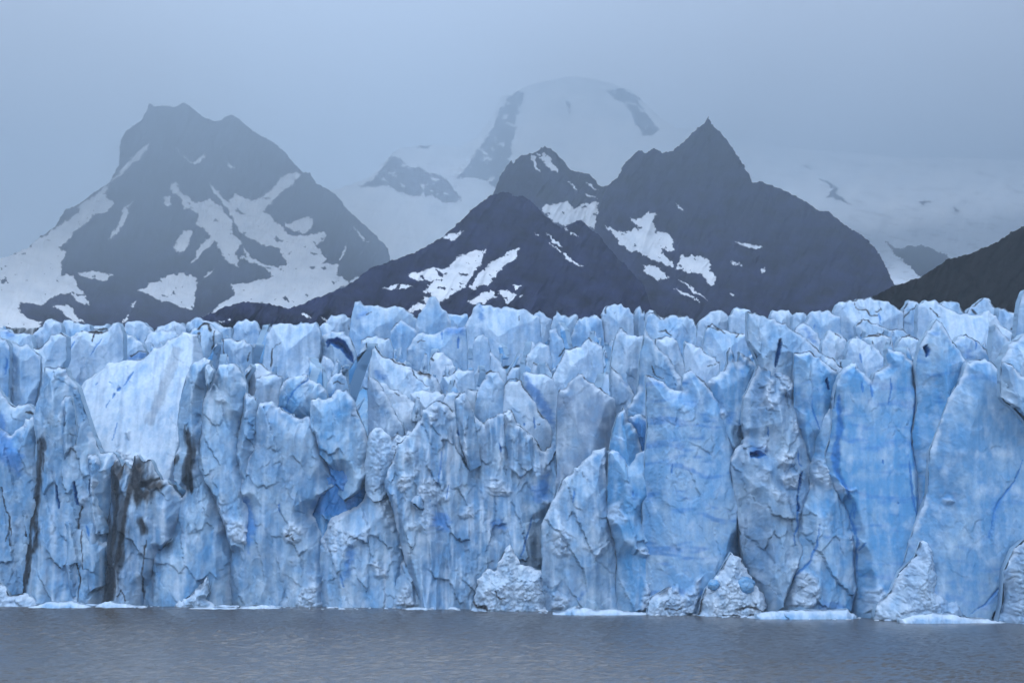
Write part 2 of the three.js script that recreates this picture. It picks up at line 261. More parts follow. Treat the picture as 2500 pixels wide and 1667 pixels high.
// ---------------------------------------------------------------- the ice front: towers, walls and buttresses standing in the lake
// [name, category, label, outline, how], how.off: metres behind the front line
const FRONT = [
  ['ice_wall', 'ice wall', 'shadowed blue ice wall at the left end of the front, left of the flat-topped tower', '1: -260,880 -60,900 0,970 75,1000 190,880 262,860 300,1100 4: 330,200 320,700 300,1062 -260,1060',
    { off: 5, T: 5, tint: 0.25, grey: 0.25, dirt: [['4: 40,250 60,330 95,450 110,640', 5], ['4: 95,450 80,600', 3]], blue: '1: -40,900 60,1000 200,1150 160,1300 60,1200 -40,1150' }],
  ['ice_tower', 'ice tower', 'flat-topped ice tower with a dirty seam down its left edge, left of the smooth slope', '1: 300,545 335,532 442,545 455,590 520,680 545,780 575,900 605,1010 645,1115 720,1110 770,1200 4: 775,300 765,560 752,800 728,1062 160,1062 170,960 200,760 205,560 240,420 1: 262,1250 275,1060 255,880 268,760 292,620',
    { off: 1, T: 7, L: 1.0, R: 0.9, tint: 0.15, grey: 0.2, flute: 1.5, dirt: [['1: 300,1060 290,1200 275,1320 4: 285,200 245,400 205,560 208,680 198,780 168,970', 26], ['4: 235,480 285,540 280,640 215,690', 22], ['4: 590,380 560,480 570,740 575,1020', 6], ['4: 210,700 230,790 200,900', 8], ['1: 320,1080 325,1250', 9]],
      holes: '4: 408,215 425,240 447,390 438,395 420,300; 4: 525,220 540,215 570,370 550,365 535,300; 4: 632,190 645,210 655,320 645,320; 4: 675,370 690,360 705,400 695,430 680,420', cracks: [['4: 620,500 645,580', 7]], sub: ['1: 405,790 440,722 475,735 492,800 515,960 512,1060 4: 420,100 470,300 560,470 640,560 740,620 720,900 560,1000 460,980 420,700 400,300', '1: 590,1130 640,1120 672,1180 4: 680,200 700,420 740,560 610,560 600,300'] }],
  ['ice_buttress', 'ice buttress', 'black-streaked dirty ice buttress with ragged teeth below the smooth pale slope', '1: 750,1210 775,1165 800,1155 822,1215 845,1178 885,1245 905,1150 930,1135 950,1170 972,1185 1000,1160 1020,1165 1045,1225 1080,1290 1130,1310 4: 1200,330 1170,450 1150,560 1060,650 1010,900 995,1062 720,1062 735,950 752,800 765,560 775,300',
    { off: 0, T: 5.5, grey: 0.35, flute: 1.6, dirt: [['4: 762,120 790,200 802,300 800,500 768,650 758,900 735,1015', 40], ['4: 835,90 818,180 800,330', 22], ['4: 925,110 905,230 880,400 862,560 842,700 800,800 782,990', 28], ['4: 930,110 950,200 1000,230', 60], ['4: 1010,290 960,300 920,200', 52], ['4: 1090,240 1000,250', 30], ['4: 790,560 770,700 790,800', 12], ['4: 790,860 770,1000', 36], ['4: 980,480 1000,540', 24], ['4: 1015,610 985,830 975,1000', 7], ['4: 820,980 850,930 880,1010', 5], ['4: 1190,60 1080,190 1000,210', 14], ['4: 960,230 950,330', 22]] }],
  ['ice_pillar', 'ice pillar', 'pale ice pillar with a dirty left edge at the right rim of the smooth slope', '1: 1298,512 1335,490 1372,481 1420,495 1402,600 1388,700 1402,900 1384,1100 4: 1500,300 1600,700 1640,1062 980,1062 1000,860 1060,650 1150,560 1180,400 1262,270 1: 1190,1300 1192,1165 1222,1080 1213,900 1230,720 1262,580',
    { off: 2, T: 6, L: 0.9, grey: 0.12, flute: 1.4, tint: 0.05, dirt: [['1: 1285,1000 1295,1130 4: 1300,140 1303,262', 22], ['4: 1245,285 1170,350 1165,470 1100,600', 10], ['1: 1265,940 1275,1060', 7], ['1: 1190,1160 1120,1260', 20], ['4: 1280,60 1270,200', 20], ['4: 1160,500 1090,640', 6]], blue: '4: 1370,80 1420,60 1500,190 1515,240 1450,230 1390,150', cracks: [], lumpSub: ['4: 1090,230 1140,180 1200,190 1260,260 1200,330 1120,340', '4: 1060,530 1140,470 1165,500 1120,570'] }],
  ['ice_pillar', 'ice pillar', 'round-headed ice pillar with a dark leaning fin at its left shoulder', '1: 1475,530 1520,515 1580,520 1625,570 1655,660 1645,780 1622,900 1640,1050 1662,1200 4: 1780,500 1790,800 1800,1062 1590,1062 1580,700 1480,300 1: 1372,1150 1402,1000 1388,830 1405,720 1455,600',
    { off: 2.5, T: 5.5, L: 1.5, white: 0.1, flute: 1.2, sub: ['1: 1385,533 1412,515 1448,560 1432,640 1400,700 1382,620'], cracks: [['1: 1620,900 1610,1000', 6]], dirt: [['4: 1790,560 1785,900 1776,1020', 8]] }],
  ['ice_fin', 'ice fin', 'narrow pale fin between the round-headed pillar and the broad grey wall', '1: 1648,720 1665,708 1722,745 1735,900 1735,1050 1722,1180 4: 1740,300 1690,420 1660,200 1: 1635,1080 1645,850', { off: 3, T: 4.5, L: 1.8, R: 0.8, grey: 0.15 }],
  ['ice_wall', 'ice wall', 'broad grey-blue ice wall left of the deep blue hole', '1: 1732,830 1762,790 1800,775 1850,782 1870,810 1930,830 2000,880 2042,882 2080,866 2110,900 2150,1000 2180,1150 2205,1290 4: 2225,200 2120,290 2080,400 2150,520 2210,800 2220,1066 1620,1064 1600,800 1640,560 1: 1690,1500 1650,1330 1735,1050',
    { off: 1.5, T: 5, L: 1.0, R: 1.4, grey: 0.3, rough: 0.9, flute: 1.2, tint: 0.1, dirt: [['4: 1950,580 1985,560 2000,600', 8]], cracks: [['4: 1890,370 1900,360 1908,420', 9]], blue: '4: 1620,310 1680,300 1760,520 1700,700 1620,500; 4: 1440,360 1500,350 1520,440 1450,440', lumpSub: ['4: 1900,560 1960,480 2060,470 2090,560 2010,640 1940,640'] }],
  ['ice_block', 'ice block', 'ice block split by a thin bright blue forked crack, behind the broad grey wall', '1: 1878,800 1885,700 1922,622 1980,598 2052,588 2088,612 2200,690 2215,760 2110,770 2120,900 2080,1000 1900,950 1935,835', { off: 12, T: 5, tint: 0.05, cracks: [['1: 1940,810 1960,760 2010,690 2070,640 2090,600', 9], ['1: 1870,805 1935,825 2000,875 2035,880', 8]], foot: -9 }],
  ['ice_tower', 'ice tower', 'pale ice tower right above the deep blue hole, left of the leaning grey blade', '1: 2105,765 2150,742 2200,765 2270,705 2340,690 2: 120,690 172,760 205,900 232,1040 245,1100 5: 250,60 200,230 110,330 60,240 1: 2300,1240 2215,1160 2160,1080 2112,900', { off: 3, T: 5, L: 1.1, R: 1.0, tint: 0.05, dirt: [['1: 2130,745 2165,740', 8]] }],
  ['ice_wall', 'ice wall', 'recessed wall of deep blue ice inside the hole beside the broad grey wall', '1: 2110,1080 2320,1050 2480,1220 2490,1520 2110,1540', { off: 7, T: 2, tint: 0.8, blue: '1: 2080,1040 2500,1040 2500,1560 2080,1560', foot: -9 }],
  ['ice_buttress', 'ice buttress', 'peaked ice buttress with crumbly white shoulders right of the deep blue hole', '5: -60,1066 -40,640 20,560 60,440 140,420 240,340 285,200 340,95 400,85 440,250 520,420 580,520 610,800 650,1066', { off: 0, T: 7, L: 0.9, R: 0.8, flute: 1.4, white: 0.12, tint: 0.05, lumpSub: ['5: -30,420 30,340 130,290 200,215 265,240 240,320 150,420 60,520 -20,560', '5: 290,120 330,90 375,120 340,190 285,200', '5: 280,760 330,690 390,760 440,860 360,870', '5: -60,600 0,560 40,640 -20,700'], blue: '5: 150,640 210,660 170,820 110,900 130,760', cracks: [['5: 100,830 130,920', 9]] }],
  ['ice_buttress', 'ice buttress', 'low sunken ice buttress with a pale crumbling crown in the middle of the front', '5: 440,1066 470,860 540,700 480,640 570,520 640,560 690,512 722,560 822,540 850,640 900,720 960,760 985,900 1000,1066', { off: -1, T: 6, white: 0.2, rough: 1.2, lumpSub: ['5: 470,960 530,830 600,940 640,1060 440,1060', '5: 650,960 700,910 790,900 830,1000 820,1066 640,1066', '5: 700,540 820,535 830,640 900,720 760,640'], dirt: [['5: 690,530 675,610', 6]], cracks: [] }],
  ['ice_wall', 'ice wall', 'long jagged blue-grey ice wall in the middle of the front with a saw-toothed crest', '2: 640,900 655,830 690,790 740,770 800,790 852,850 860,750 885,712 925,705 955,790 1005,870 1055,930 1100,882 1160,850 1195,848 1238,830 1275,920 1325,950 1382,1010 1430,1110 1475,1080 1505,1000 1548,872 1620,900 1722,942 1800,960 1850,1000 1800,1100 5: 1700,90 1600,240 1500,480 1500,900 1500,1070 640,1066 560,700 500,420 440,200 2: 520,1060',
    { off: 5, T: 5.5, tilt: 0.2, tint: 0.12, grey: 0.28, flute: 2.2, rough: 1.15, crest: 0.35, cracks: [['5: 775,0 765,140 742,230', 5], ['5: 820,230 808,330', 4], ['2: 1160,1060 1170,1120', 5], ['2: 880,970 885,1010', 8], ['5: 1380,450 1350,560 1300,720', 4]], blue: '5: 1380,250 1480,150 1490,330 1440,350 1380,350; 5: 1100,460 1200,480 1210,530 1100,530; 5: 720,420 830,420 820,560 700,500', lumpSub: ['2: 655,840 700,780 760,800 770,900 700,960 660,920', '5: 1070,190 1140,140 1200,200 1270,280 1230,330 1130,300 1060,250', '5: 860,430 930,370 1000,340 990,450 900,470', '5: 450,190 520,150 600,110 640,60 650,150 560,260 480,290'], sub: ['2: 855,760 885,715 925,705 960,790 990,880 1010,1000 1040,1200 960,1250 900,1100 870,950', '2: 1190,850 1240,830 1280,930 1330,960 1385,1020 1400,1200 1300,1300 1210,1200', '5: 540,330 600,270 700,280 720,380 620,400'] }],
  ['ice_block', 'ice block', 'crumbly white ice block hanging left of the saw-toothed wall', '2: 278,1000 290,965 322,945 372,960 430,1030 470,1000 510,1080 522,1140 440,1160 380,1250 300,1260 250,1180', { off: 1, T: 4.5, white: 0.35, lumpy: 0.6, rough: 0.8, foot: -9 }],
  ['rubble_block', 'ice rubble', 'knobbly white rubble piled beside a deep blue gap left of the saw-toothed wall', '2: 430,1020 470,985 500,1010 540,980 600,1000 650,1060 690,1010 700,1120 640,1190 560,1250 480,1280 400,1230', { off: 2, T: 4, white: 0.4, lumpy: 1.1, foot: -9, holes: '2: 480,1060 530,1060 555,1150 550,1220 500,1180; 2: 620,1000 665,1000 660,1060 620,1050' }],
  ['ice_ridge', 'ice ridge', 'slanting ice ridge with a pale ragged left edge below the square grey block', '2: 1810,1102 1880,1080 1900,1200 5: 1930,350 1985,620 2010,1090 1490,1078 1500,800 1492,500 1560,330 1600,215 1700,90 1790,0', { off: -1, T: 6.5, L: 0.8, R: 1.2, grey: 0.25, flute: 1.5, cracks: [['5: 1660,270 1655,350', 4]], lumpSub: ['5: 1490,960 1560,930 1640,1000 1620,1080 1500,1078', '5: 1770,700 1830,620 1920,600 1850,720 1790,760'], blue: '5: 1670,980 1740,930 1730,960 1680,1010' }],
  ['ice_pyramid', 'ice pyramid', 'bright blue ice pyramid with a sharp tip and a deep blue hollow on its right', '2: 1925,960 1955,870 1985,835 1994,806 2008,850 2035,900 2085,960 2115,1080 2150,1150 5: 2200,60 2100,90 1960,80 1900,10', { off: 2, T: 4.5, tint: 0.7, band: 0.9, R: 1.6, foot: -9 }],
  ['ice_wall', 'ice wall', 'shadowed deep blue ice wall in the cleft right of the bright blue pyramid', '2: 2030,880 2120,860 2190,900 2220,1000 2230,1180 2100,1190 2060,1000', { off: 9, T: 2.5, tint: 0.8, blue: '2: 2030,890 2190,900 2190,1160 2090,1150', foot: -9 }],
  ['ice_buttress', 'ice buttress', 'bulging pale blue ice buttress below the bright blue pyramid', '5: 1900,10 1960,-20 2060,20 2150,-10 2220,60 2265,120 2260,250 2215,420 2300,520 2345,800 2360,1100 1960,1092 1990,700 1930,400', { off: -0.5, T: 6, tint: 0.3, flute: 0.7, rough: 0.9, cracks: [['5: 2050,270 2058,310', 12]], blue: '5: 2030,260 2090,300 2060,330; 5: 1960,20 2060,10 2050,60 1980,60', lumpSub: ['5: 2090,980 2120,880 2180,830 2230,900 2340,920 2360,1095 2080,1090', '5: 2060,640 2140,630 2190,690 2150,740 2070,700', '5: 2220,420 2260,300 2351,260 2400,480 2300,480'] }],
  ['ice_spire', 'ice spire', 'tallest dark-faced ice spire left of the blue striped wall, its right side bright', '2: 2149,283 2128,380 2108,480 2096,700 2030,800 2060,900 2120,1080 2200,1160 2290,1200 2380,1000 2380,800 3: 180,680 190,620 100,470 30,400 -10,350 -40,300', { off: 9, T: 7, L: 0.55, R: 1.0, top: 0.9, grey: 0.25, tint: 0.2, foot: -9, dirt: [['2: 2190,545 2215,600 2260,620', 5]] }],
  ['ice_wall', 'ice wall', 'wide bright blue ice wall with thin level stripes right of the dark-faced spire', '3: -60,560 0,575 50,605 100,640 180,672 172,580 192,540 232,530 270,568 335,625 352,660 420,750 450,820 475,900 495,1010 520,1200 6: 560,200 500,560 480,800 420,1050 0,1046 -60,1046 -40,500 -30,200 3: -10,900',
    { off: -1, T: 5.5, L: 0.8, R: 1.2, tint: 0.38, band: 1.0, white: 0.12, rough: 0.55, flute: 0.5, crest: 0.3, cracks: [['3: 425,790 440,830 490,910', 5], ['3: 98,1130 100,1190', 6]], blue: '3: 190,970 300,950 300,980 200,985; 3: 100,1080 200,1060 190,1090 120,1095; 3: 290,830 370,850 380,875 310,860; 3: 310,1040 340,1050 330,1075; 3: 150,740 260,750 250,765', lumpSub: ['6: 0,1040 20,900 120,840 160,900 260,800 300,750 280,900 250,1046'] }],
  ['ice_tower', 'ice tower', 'ragged flame-shaped ice tower left of the great overhanging wedge', '3: 335,615 370,580 430,540 462,480 460,395 478,384 495,415 512,470 530,495 540,405 580,440 620,470 655,500 640,600 600,660 570,760 600,900 560,1020 540,1100 490,1010 470,890 420,750', { off: 4, T: 4.5, tint: 0.4, grey: 0.15, R: 1.4, blue: '3: 440,800 500,820 490,900 450,880; 3: 520,520 560,540 550,600', foot: -9 }],
  ['ice_wedge', 'ice wedge', 'great overhanging ice wedge with a dark left face and pale back sloping right', '3: 590,150 640,163 690,182 760,210 830,235 900,290 975,350 1040,400 1100,440 1195,512 1155,530 1090,495 1000,420 900,402 870,380 880,560 800,560 730,520 700,470 680,380 645,270', { off: 2, T: 6, L: 0.7, R: 0.5, top: 0.55, white: 0.15, grey: 0.1, crest: 0.35, foot: -9, holes: '3: 782,345 800,335 795,400 770,500 752,520 758,470', rough: 0.6 }],
  ['ice_tower', 'ice tower', 'pocked grey ice tower with knobbly rubble down its front, under the overhanging wedge', '3: 690,400 740,490 790,540 850,560 890,600 905,700 945,850 990,960 1010,1060 1000,1200 6: 960,500 900,700 830,940 720,1030 640,1040 600,700 560,300 530,60 3: 560,1040 610,960 590,860 592,700 630,590 665,480', { off: -1, T: 7.5, L: 0.8, R: 0.9, grey: 0.38, rough: 1.25, foot: 0, lumpSub: ['3: 760,560 830,540 880,580 890,660 860,720 790,690 770,640', '3: 690,560 760,600 740,720 770,820 700,800 650,720', '3: 830,840 880,820 920,900 900,960 830,930', '3: 735,1100 800,1030 870,1060 885,1140 820,1180 740,1160', '6: 740,160 830,120 915,150 880,260 800,250'], holes: '3: 590,1060 640,1050 690,1080 640,1095 595,1090; 6: 885,180 915,130 900,200 880,290 885,380 870,390', cracks: [['6: 885,0 890,90 915,110', 5], ['6: 880,280 872,380 882,470 856,540 860,610', 5], ['3: 700,900 705,960', 8]], blue: '3: 600,1000 690,1040 680,1090 590,1090' }],
  ['ice_wall', 'ice wall', 'smooth blue ice wall right of the pocked grey tower, beneath the back of the wedge', '3: 885,420 980,410 1050,455 1110,500 1160,530 1172,700 1120,770 1050,830 1040,980 1010,1050 990,960 945,850 905,700 885,580', { off: 3, T: 4, tint: 0.35, rough: 0.6, flute: 0.5, band: 0.5, crest: 0.5, foot: -9, holes: '3: 1076,590 1090,585 1110,660 1095,660', cracks: [['3: 985,700 990,780 1040,920', 4]] }],
  ['ice_column', 'ice column', 'slender ice column along the long curved blue crevice, its head crumbly', '3: 1035,870 1050,825 1100,765 1165,762 1170,900 1140,1050 1138,1130 1185,1260 1240,1360 6: 1275,540 1278,780 1240,1030 820,1030 860,800 880,560 900,300 3: 1000,1260 990,1180 1020,1060', { off: -0.5, T: 6, L: 0.9, R: 1.6, tint: 0.15, rough: 0.9, lumpSub: ['3: 1040,830 1070,780 1115,765 1100,820 1060,860', '6: 990,140 1040,10 1110,120 1120,240 1050,280', '3: 1020,1080 1060,1060 1080,1100 1040,1120', '6: 880,760 930,735 1010,790 1050,880 980,1010 830,1000 840,900'], cracks: [['6: 1020,460 1005,600 960,710 880,790 840,880 820,950 730,1020', 5]], dirt: [], blue: '6: 1050,550 1080,540 1080,580; 6: 960,1000 1050,950 1160,960 1200,1010' }],
  ['ice_wall', 'ice wall', 'great blue ice wall between two long blue crevices, thin cracks running down it', '3: 1180,690 1182,620 1200,540 1225,505 1275,490 1330,550 1372,590 1385,620 1400,540 1480,500 1482,384 1540,405 1600,430 1648,490 1640,620 1660,720 1630,860 1628,940 1640,1040 1655,1160 6: 1680,400 1560,800 1460,1050 1285,1050 1275,790 1262,640 1240,500 1225,330 1180,220 3: 1145,1150 1140,1050 1165,960', { off: 0, T: 6, L: 1.5, R: 1.6, tint: 0.45, rough: 0.3, flute: 0.5, band: 0.8, cracks: [['3: 1652,500 1668,620 1664,740 1640,850 1630,930 1640,1020 1650,1120 1662,1180', 38], ['3: 1168,690 1166,800 1170,900 1150,1000 1136,1100 1150,1200 6: 1185,230 1225,310', 34], ['6: 1585,30 1600,160 1612,320 1640,430 1658,520', 5], ['6: 1240,330 1230,420 1260,510 1270,640 1275,780', 9], ['6: 1250,330 1252,430', 5], ['6: 1310,580 1280,640', 7], ['6: 1180,500 1210,600 1262,660', 4], ['3: 1490,580 1498,640 1475,760', 5], ['3: 1310,610 1312,680', 8], ['3: 1370,620 1372,710', 6], ['6: 1515,330 1518,345', 5], ['6: 1430,60 1432,90', 3]], blue: '3: 1180,965 1340,975 1340,1000 1200,990; 3: 1480,980 1560,985 1500,995; 6: 1400,310 1770,290 1770,330 1400,330', lumpSub: ['6: 1300,870 1400,840 1480,900 1440,1040 1300,1040', '6: 1080,300 1300,260 1180,220 1120,180'] }],
  ['ice_wall', 'ice wall', 'tall pointed blue ice wall right of the deepest straight crevice', '3: 1662,520 1700,340 1740,270 1792,212 1830,232 1890,345 1925,385 1990,470 1955,590 1890,700 1850,850 1785,1050 1775,1300 6: 1700,560 1580,700 1600,420 1650,300 3: 1660,1200 1650,1050 1640,930 1668,800 1672,640', { off: 1.5, T: 5.5, L: 0.9, R: 1.0, tint: 0.35, rough: 0.3, flute: 0.6, band: 0.9, foot: -9, holes: '3: 1710,380 1735,370 1750,420 1725,450', blue: '3: 1800,830 1850,820 1840,860 1800,860; 3: 1780,740 1800,700 1800,760', cracks: [['3: 1640,1050 1660,1170', 3]] }],
  ['ice_tower', 'ice tower', 'massive smooth blue-grey ice tower at the right end of the front', '3: 1945,610 1955,570 1992,478 2060,460 2122,462 2180,500 2215,545 2290,605 2352,690 2480,740 6: 2480,1095 2200,1090 1990,1060 1880,1000 1740,1000 1640,700 1700,480 1775,280 3: 1778,1250 1785,1050 1850,850 1885,710', { off: -1, T: 7, L: 0.7, tint: 0.3, rough: 0.3, flute: 0.6, band: 0.5, grey: 0.15, lumpSub: ['3: 1920,620 1935,580 1955,590 1950,640', '6: 1800,290 1880,280 1910,330 1860,360 1800,330'], cracks: [['6: 2310,60 2250,200 2150,320 2110,400 2080,560', 5], ['6: 2210,700 2150,860 2050,970 1960,1030', 6]], blue: '6: 2110,320 2160,290 2130,440 2090,540 2060,560 2100,400; 6: 2100,740 2200,735 2150,760; 6: 2000,1010 2120,900 2190,870 2060,1000', dirt: [], holes: '6: 2100,1060 2110,1020 2170,1000 2205,990 2195,1080 2180,1090' }],
  ['ice_spike', 'ice spike', 'leaning ice spike crossing the right edge of the picture above the massive tower', '3: 2205,510 2212,480 2230,474 2290,515 2352,565 2480,620 2480,800 2420,760 2352,668 2285,592 2220,545', { off: -4, T: 3.5, tint: 0.1, grey: 0.3, foot: -9, top: 0.8 }],
  // rubble at the water's edge
  ['rubble_cone', 'ice rubble', 'lumpy white rubble heap with a dirty left foot at the middle of the waterline', '5: 975,1080 990,960 1015,870 1075,795 1135,812 1180,700 1228,628 1300,770 1372,790 1440,805 1465,900 1500,1000 1560,1086 1200,1090', { off: -7, T: 6, top: 1.0, white: 0.55, lumpy: 1.0, rough: 0.9, dirt: [['5: 985,1000 1010,1050 1080,1060', 16], ['5: 1130,930 1160,1000 1200,1000', 9]] }],
  ['rubble_cone', 'ice rubble', 'white rubble cone with two blue ice boulders set in it, below the blue striped wall', '6: 268,1046 290,960 320,880 395,800 440,715 485,648 545,690 600,790 655,890 720,950 690,1052 400,1056', { off: -9, T: 7, boulders: [[372, 858, 38], [572, 858, 66]], white: 0.6, lumpy: 0.8, rough: 1, dirt: [['6: 500,1000 620,1000 680,1030', 13], ['6: 300,960 270,1040', 10], ['6: 400,1050 640,1050', 9]] }],
  ['rubble_cone', 'ice rubble', 'pointed white rubble cone left of the dark cave near the right end', '6: 1400,1056 1412,990 1500,900 1560,770 1655,680 1690,578 1745,590 1795,700 1855,850 1990,870 2005,960 1960,1060 1600,1072', { off: -9, T: 8, top: 0.8, L: 0.9, R: 0.8, white: 0.4, grey: 0.15, lumpy: 0.7, rough: 1.1 }],
  ['rubble_cone', 'ice rubble', 'pinkish grey rubble slope at the right edge beside the dark cave', '6: 2185,1096 2212,980 2230,760 2290,625 2352,570 2480,560 2480,1100', { off: -10, T: 7, white: 0.25, grey: 0.3, lumpy: 0.8 }],
  ['rubble_heap', 'ice rubble', 'low white rubble heap at the foot of the slanting ridge, left of the white cone', '6: -60,1044 -20,930 60,880 120,845 160,900 200,960 262,1042', { off: -8, T: 4, white: 0.5, lumpy: 0.9, dirt: [['6: 60,1010 180,1000', 8]] }],
  ['rubble_heap', 'ice rubble', 'pale snowy rubble heap at the left edge of the waterline', '4: -200,1056 -200,880 0,890 40,940 62,980 150,962 215,990 262,1030 300,1058', { off: -7, T: 4, white: 0.45, lumpy: 0.9 }],
  ['rubble_heap', 'ice rubble', 'small white crumbled heap right of the dirty seam, low on the broad grey wall', '4: 1180,1046 1290,970 1370,880 1395,850 1412,920 1420,960 1380,1000 1460,1058', { off: -5, T: 3, white: 0.3, lumpy: 0.7 }],
  // floes
  ['ice_floe', 'ice floe', 'long low floe at the left end of the waterline', '4: 140,1068 250,1040 330,1022 480,1016 560,1035 600,1050 600,1066 400,1070', { off: -13, T: 2.2, white: 0.08, top: 1.2, lumpy: 0.3, foot: -9 }],
  ['ice_floe', 'ice floe', 'thin broken floe before the black-streaked buttress', '4: 640,1046 700,1026 740,1016 800,1032 860,1036 885,1046 990,1048 850,1052', { off: -9, T: 1.8, white: 0.35, top: 1.2, lumpy: 0.3, foot: -9 }],
  ['ice_floe', 'ice floe', 'narrow white floe below the broad grey wall, left one of two', '4: 1265,1070 1290,1058 1400,1056 1500,1060 1600,1062 1595,1071', { off: -14, T: 1.8, white: 0.08, top: 1.2, lumpy: 0.2, foot: -9 }],
  ['ice_floe', 'ice floe', 'peaked white floe below the broad grey wall, right one of two', '4: 1620,1058 1680,1046 1710,1040 1790,1046 1830,1058 1900,1066 1690,1072', { off: -11, T: 1.8, white: 0.08, top: 1.2, lumpy: 0.2, foot: -9 }],
  ['ice_floe', 'ice floe', 'small flat floe under the low sunken buttress', '5: 500,1068 560,1060 640,1058 700,1066 720,1074 600,1076', { off: -10, T: 1.6, white: 0.08, top: 1.2, foot: -9 }],
  ['ice_floe', 'ice floe', 'white floe with a little tilted plate, right of the middle rubble heap', '5: 1520,1094 1600,1084 1640,1062 1690,1044 1700,1052 1680,1068 1760,1062 1820,1076 1900,1072 1980,1082 2050,1092 2200,1098 1700,1100', { off: -13, T: 2.2, white: 0.08, top: 1.1, lumpy: 0.25, foot: -9 }],
  ['ice_floe', 'ice floe', 'long pale blue floe at the foot of the slender column', '6: 640,1042 760,1026 880,1018 1000,1014 1100,1020 1230,1008 1250,1030 1290,1048 1230,1062 900,1058 690,1056', { off: -11, T: 3, tint: 0.2, white: 0.08, top: 1.0, lumpy: 0.25, foot: -9 }],
  ['ice_floe', 'ice floe', 'rough grey-white floe in front of the pointed rubble cone', '6: 1560,1074 1640,1050 1740,1042 1770,1032 1830,1046 1880,1040 1960,1058 2100,1072 2240,1096 2000,1098 1700,1084', { off: -14, T: 3, white: 0.35, grey: 0.15, top: 1.0, lumpy: 0.5, foot: -9 }],
];
for (const [name, category, label, text, how] of FRONT) {
  const p = trace(text), u = (Math.min(...p.map((q) => q[0])) + Math.max(...p.map((q) => q[0]))) / 2, D = front(clamp(u, 0, 2500)) + how.T + how.off;
  const mass = /wall|tower|pillar|buttress|ridge|column|fin/.test(name) && how.foot !== -9, wide = Math.max(...p.map((q) => q[0])) - Math.min(...p.map((q) => q[0])), head = Math.min(...p.map((q) => q[1]));
  if (!/floe|rubble/.test(name)) how.teeth = 4;
  if (mass) { for (const q of p) q[0] = u + (q[0] - u) * (1 + 40 / wide * smooth(10, 160, q[1] - head)); how.L = (how.L ?? 1.3) * 1.5; how.R = (how.R ?? 0.9) * 1.5; }   // neighbours grow into one another below their heads
  if (/rubble/.test(name)) Object.assign(how, { T: how.T * 0.65, L: 2, R: 1.8, top: 1.5, lumpy: how.lumpy, wobble: 0.9 });
  if (how.rough === undefined || how.rough > 0.8) how.crumb = how.crumb ?? 0.8;
  const geos = [ice(rooted(p, how.foot === -9 ? (/floe/.test(name) ? 14 : 70) : 10), D, how)], flakes = [];
  for (const t of how.sub ?? []) flakes.push(ice(trace(t), D - how.T * 0.72, { ...how, T: 2.6, holes: '', sub: 0, lumpSub: [], foot: -9 }));
  const o = place(name, label, category, geos);
  for (const g of flakes) { g.translate(-o.position.x, -o.position.y, -o.position.z); named(new THREE.Mesh(g, iceMaterial), 'ice_flake', o); }
  for (const [x, y, r] of how.boulders ?? []) { // clear blue boulders caught in the heap
    const [[a, c]] = trace('6: ' + x + ',' + y), g = new THREE.IcosahedronGeometry(1, 12), q = g.attributes.position, m = (D - 3) / FOCAL, s = r * 900 / 2352 * m, col = new Float32Array(q.count * 3);
    for (let j = 0; j < q.count; j++) { const X = q.getX(j), Y = q.getY(j), Z = q.getZ(j), e = s * (1 + 0.35 * fbm(X * 1.1 + x, Y * 1.1, Z * 1.1, 3)); q.setXYZ(j, X * e, Y * e * 0.9, Z * e); col.set(mix3(PALE, BLUE, clamp(0.6 + 1.2 * fbm(X * 1.5 + x, Y * 1.5, Z, 3))), j * 3); }
    g.setAttribute('color', new THREE.BufferAttribute(col, 3)); g.computeVertexNormals();
    const k = named(new THREE.Mesh(g, iceMaterial), 'ice_boulder', o); k.position.set((a - CX) * m - o.position.x, EYE + (HORIZON - c) * m - o.position.y, -(D - how.T * 0.62) - o.position.z);
  }
}

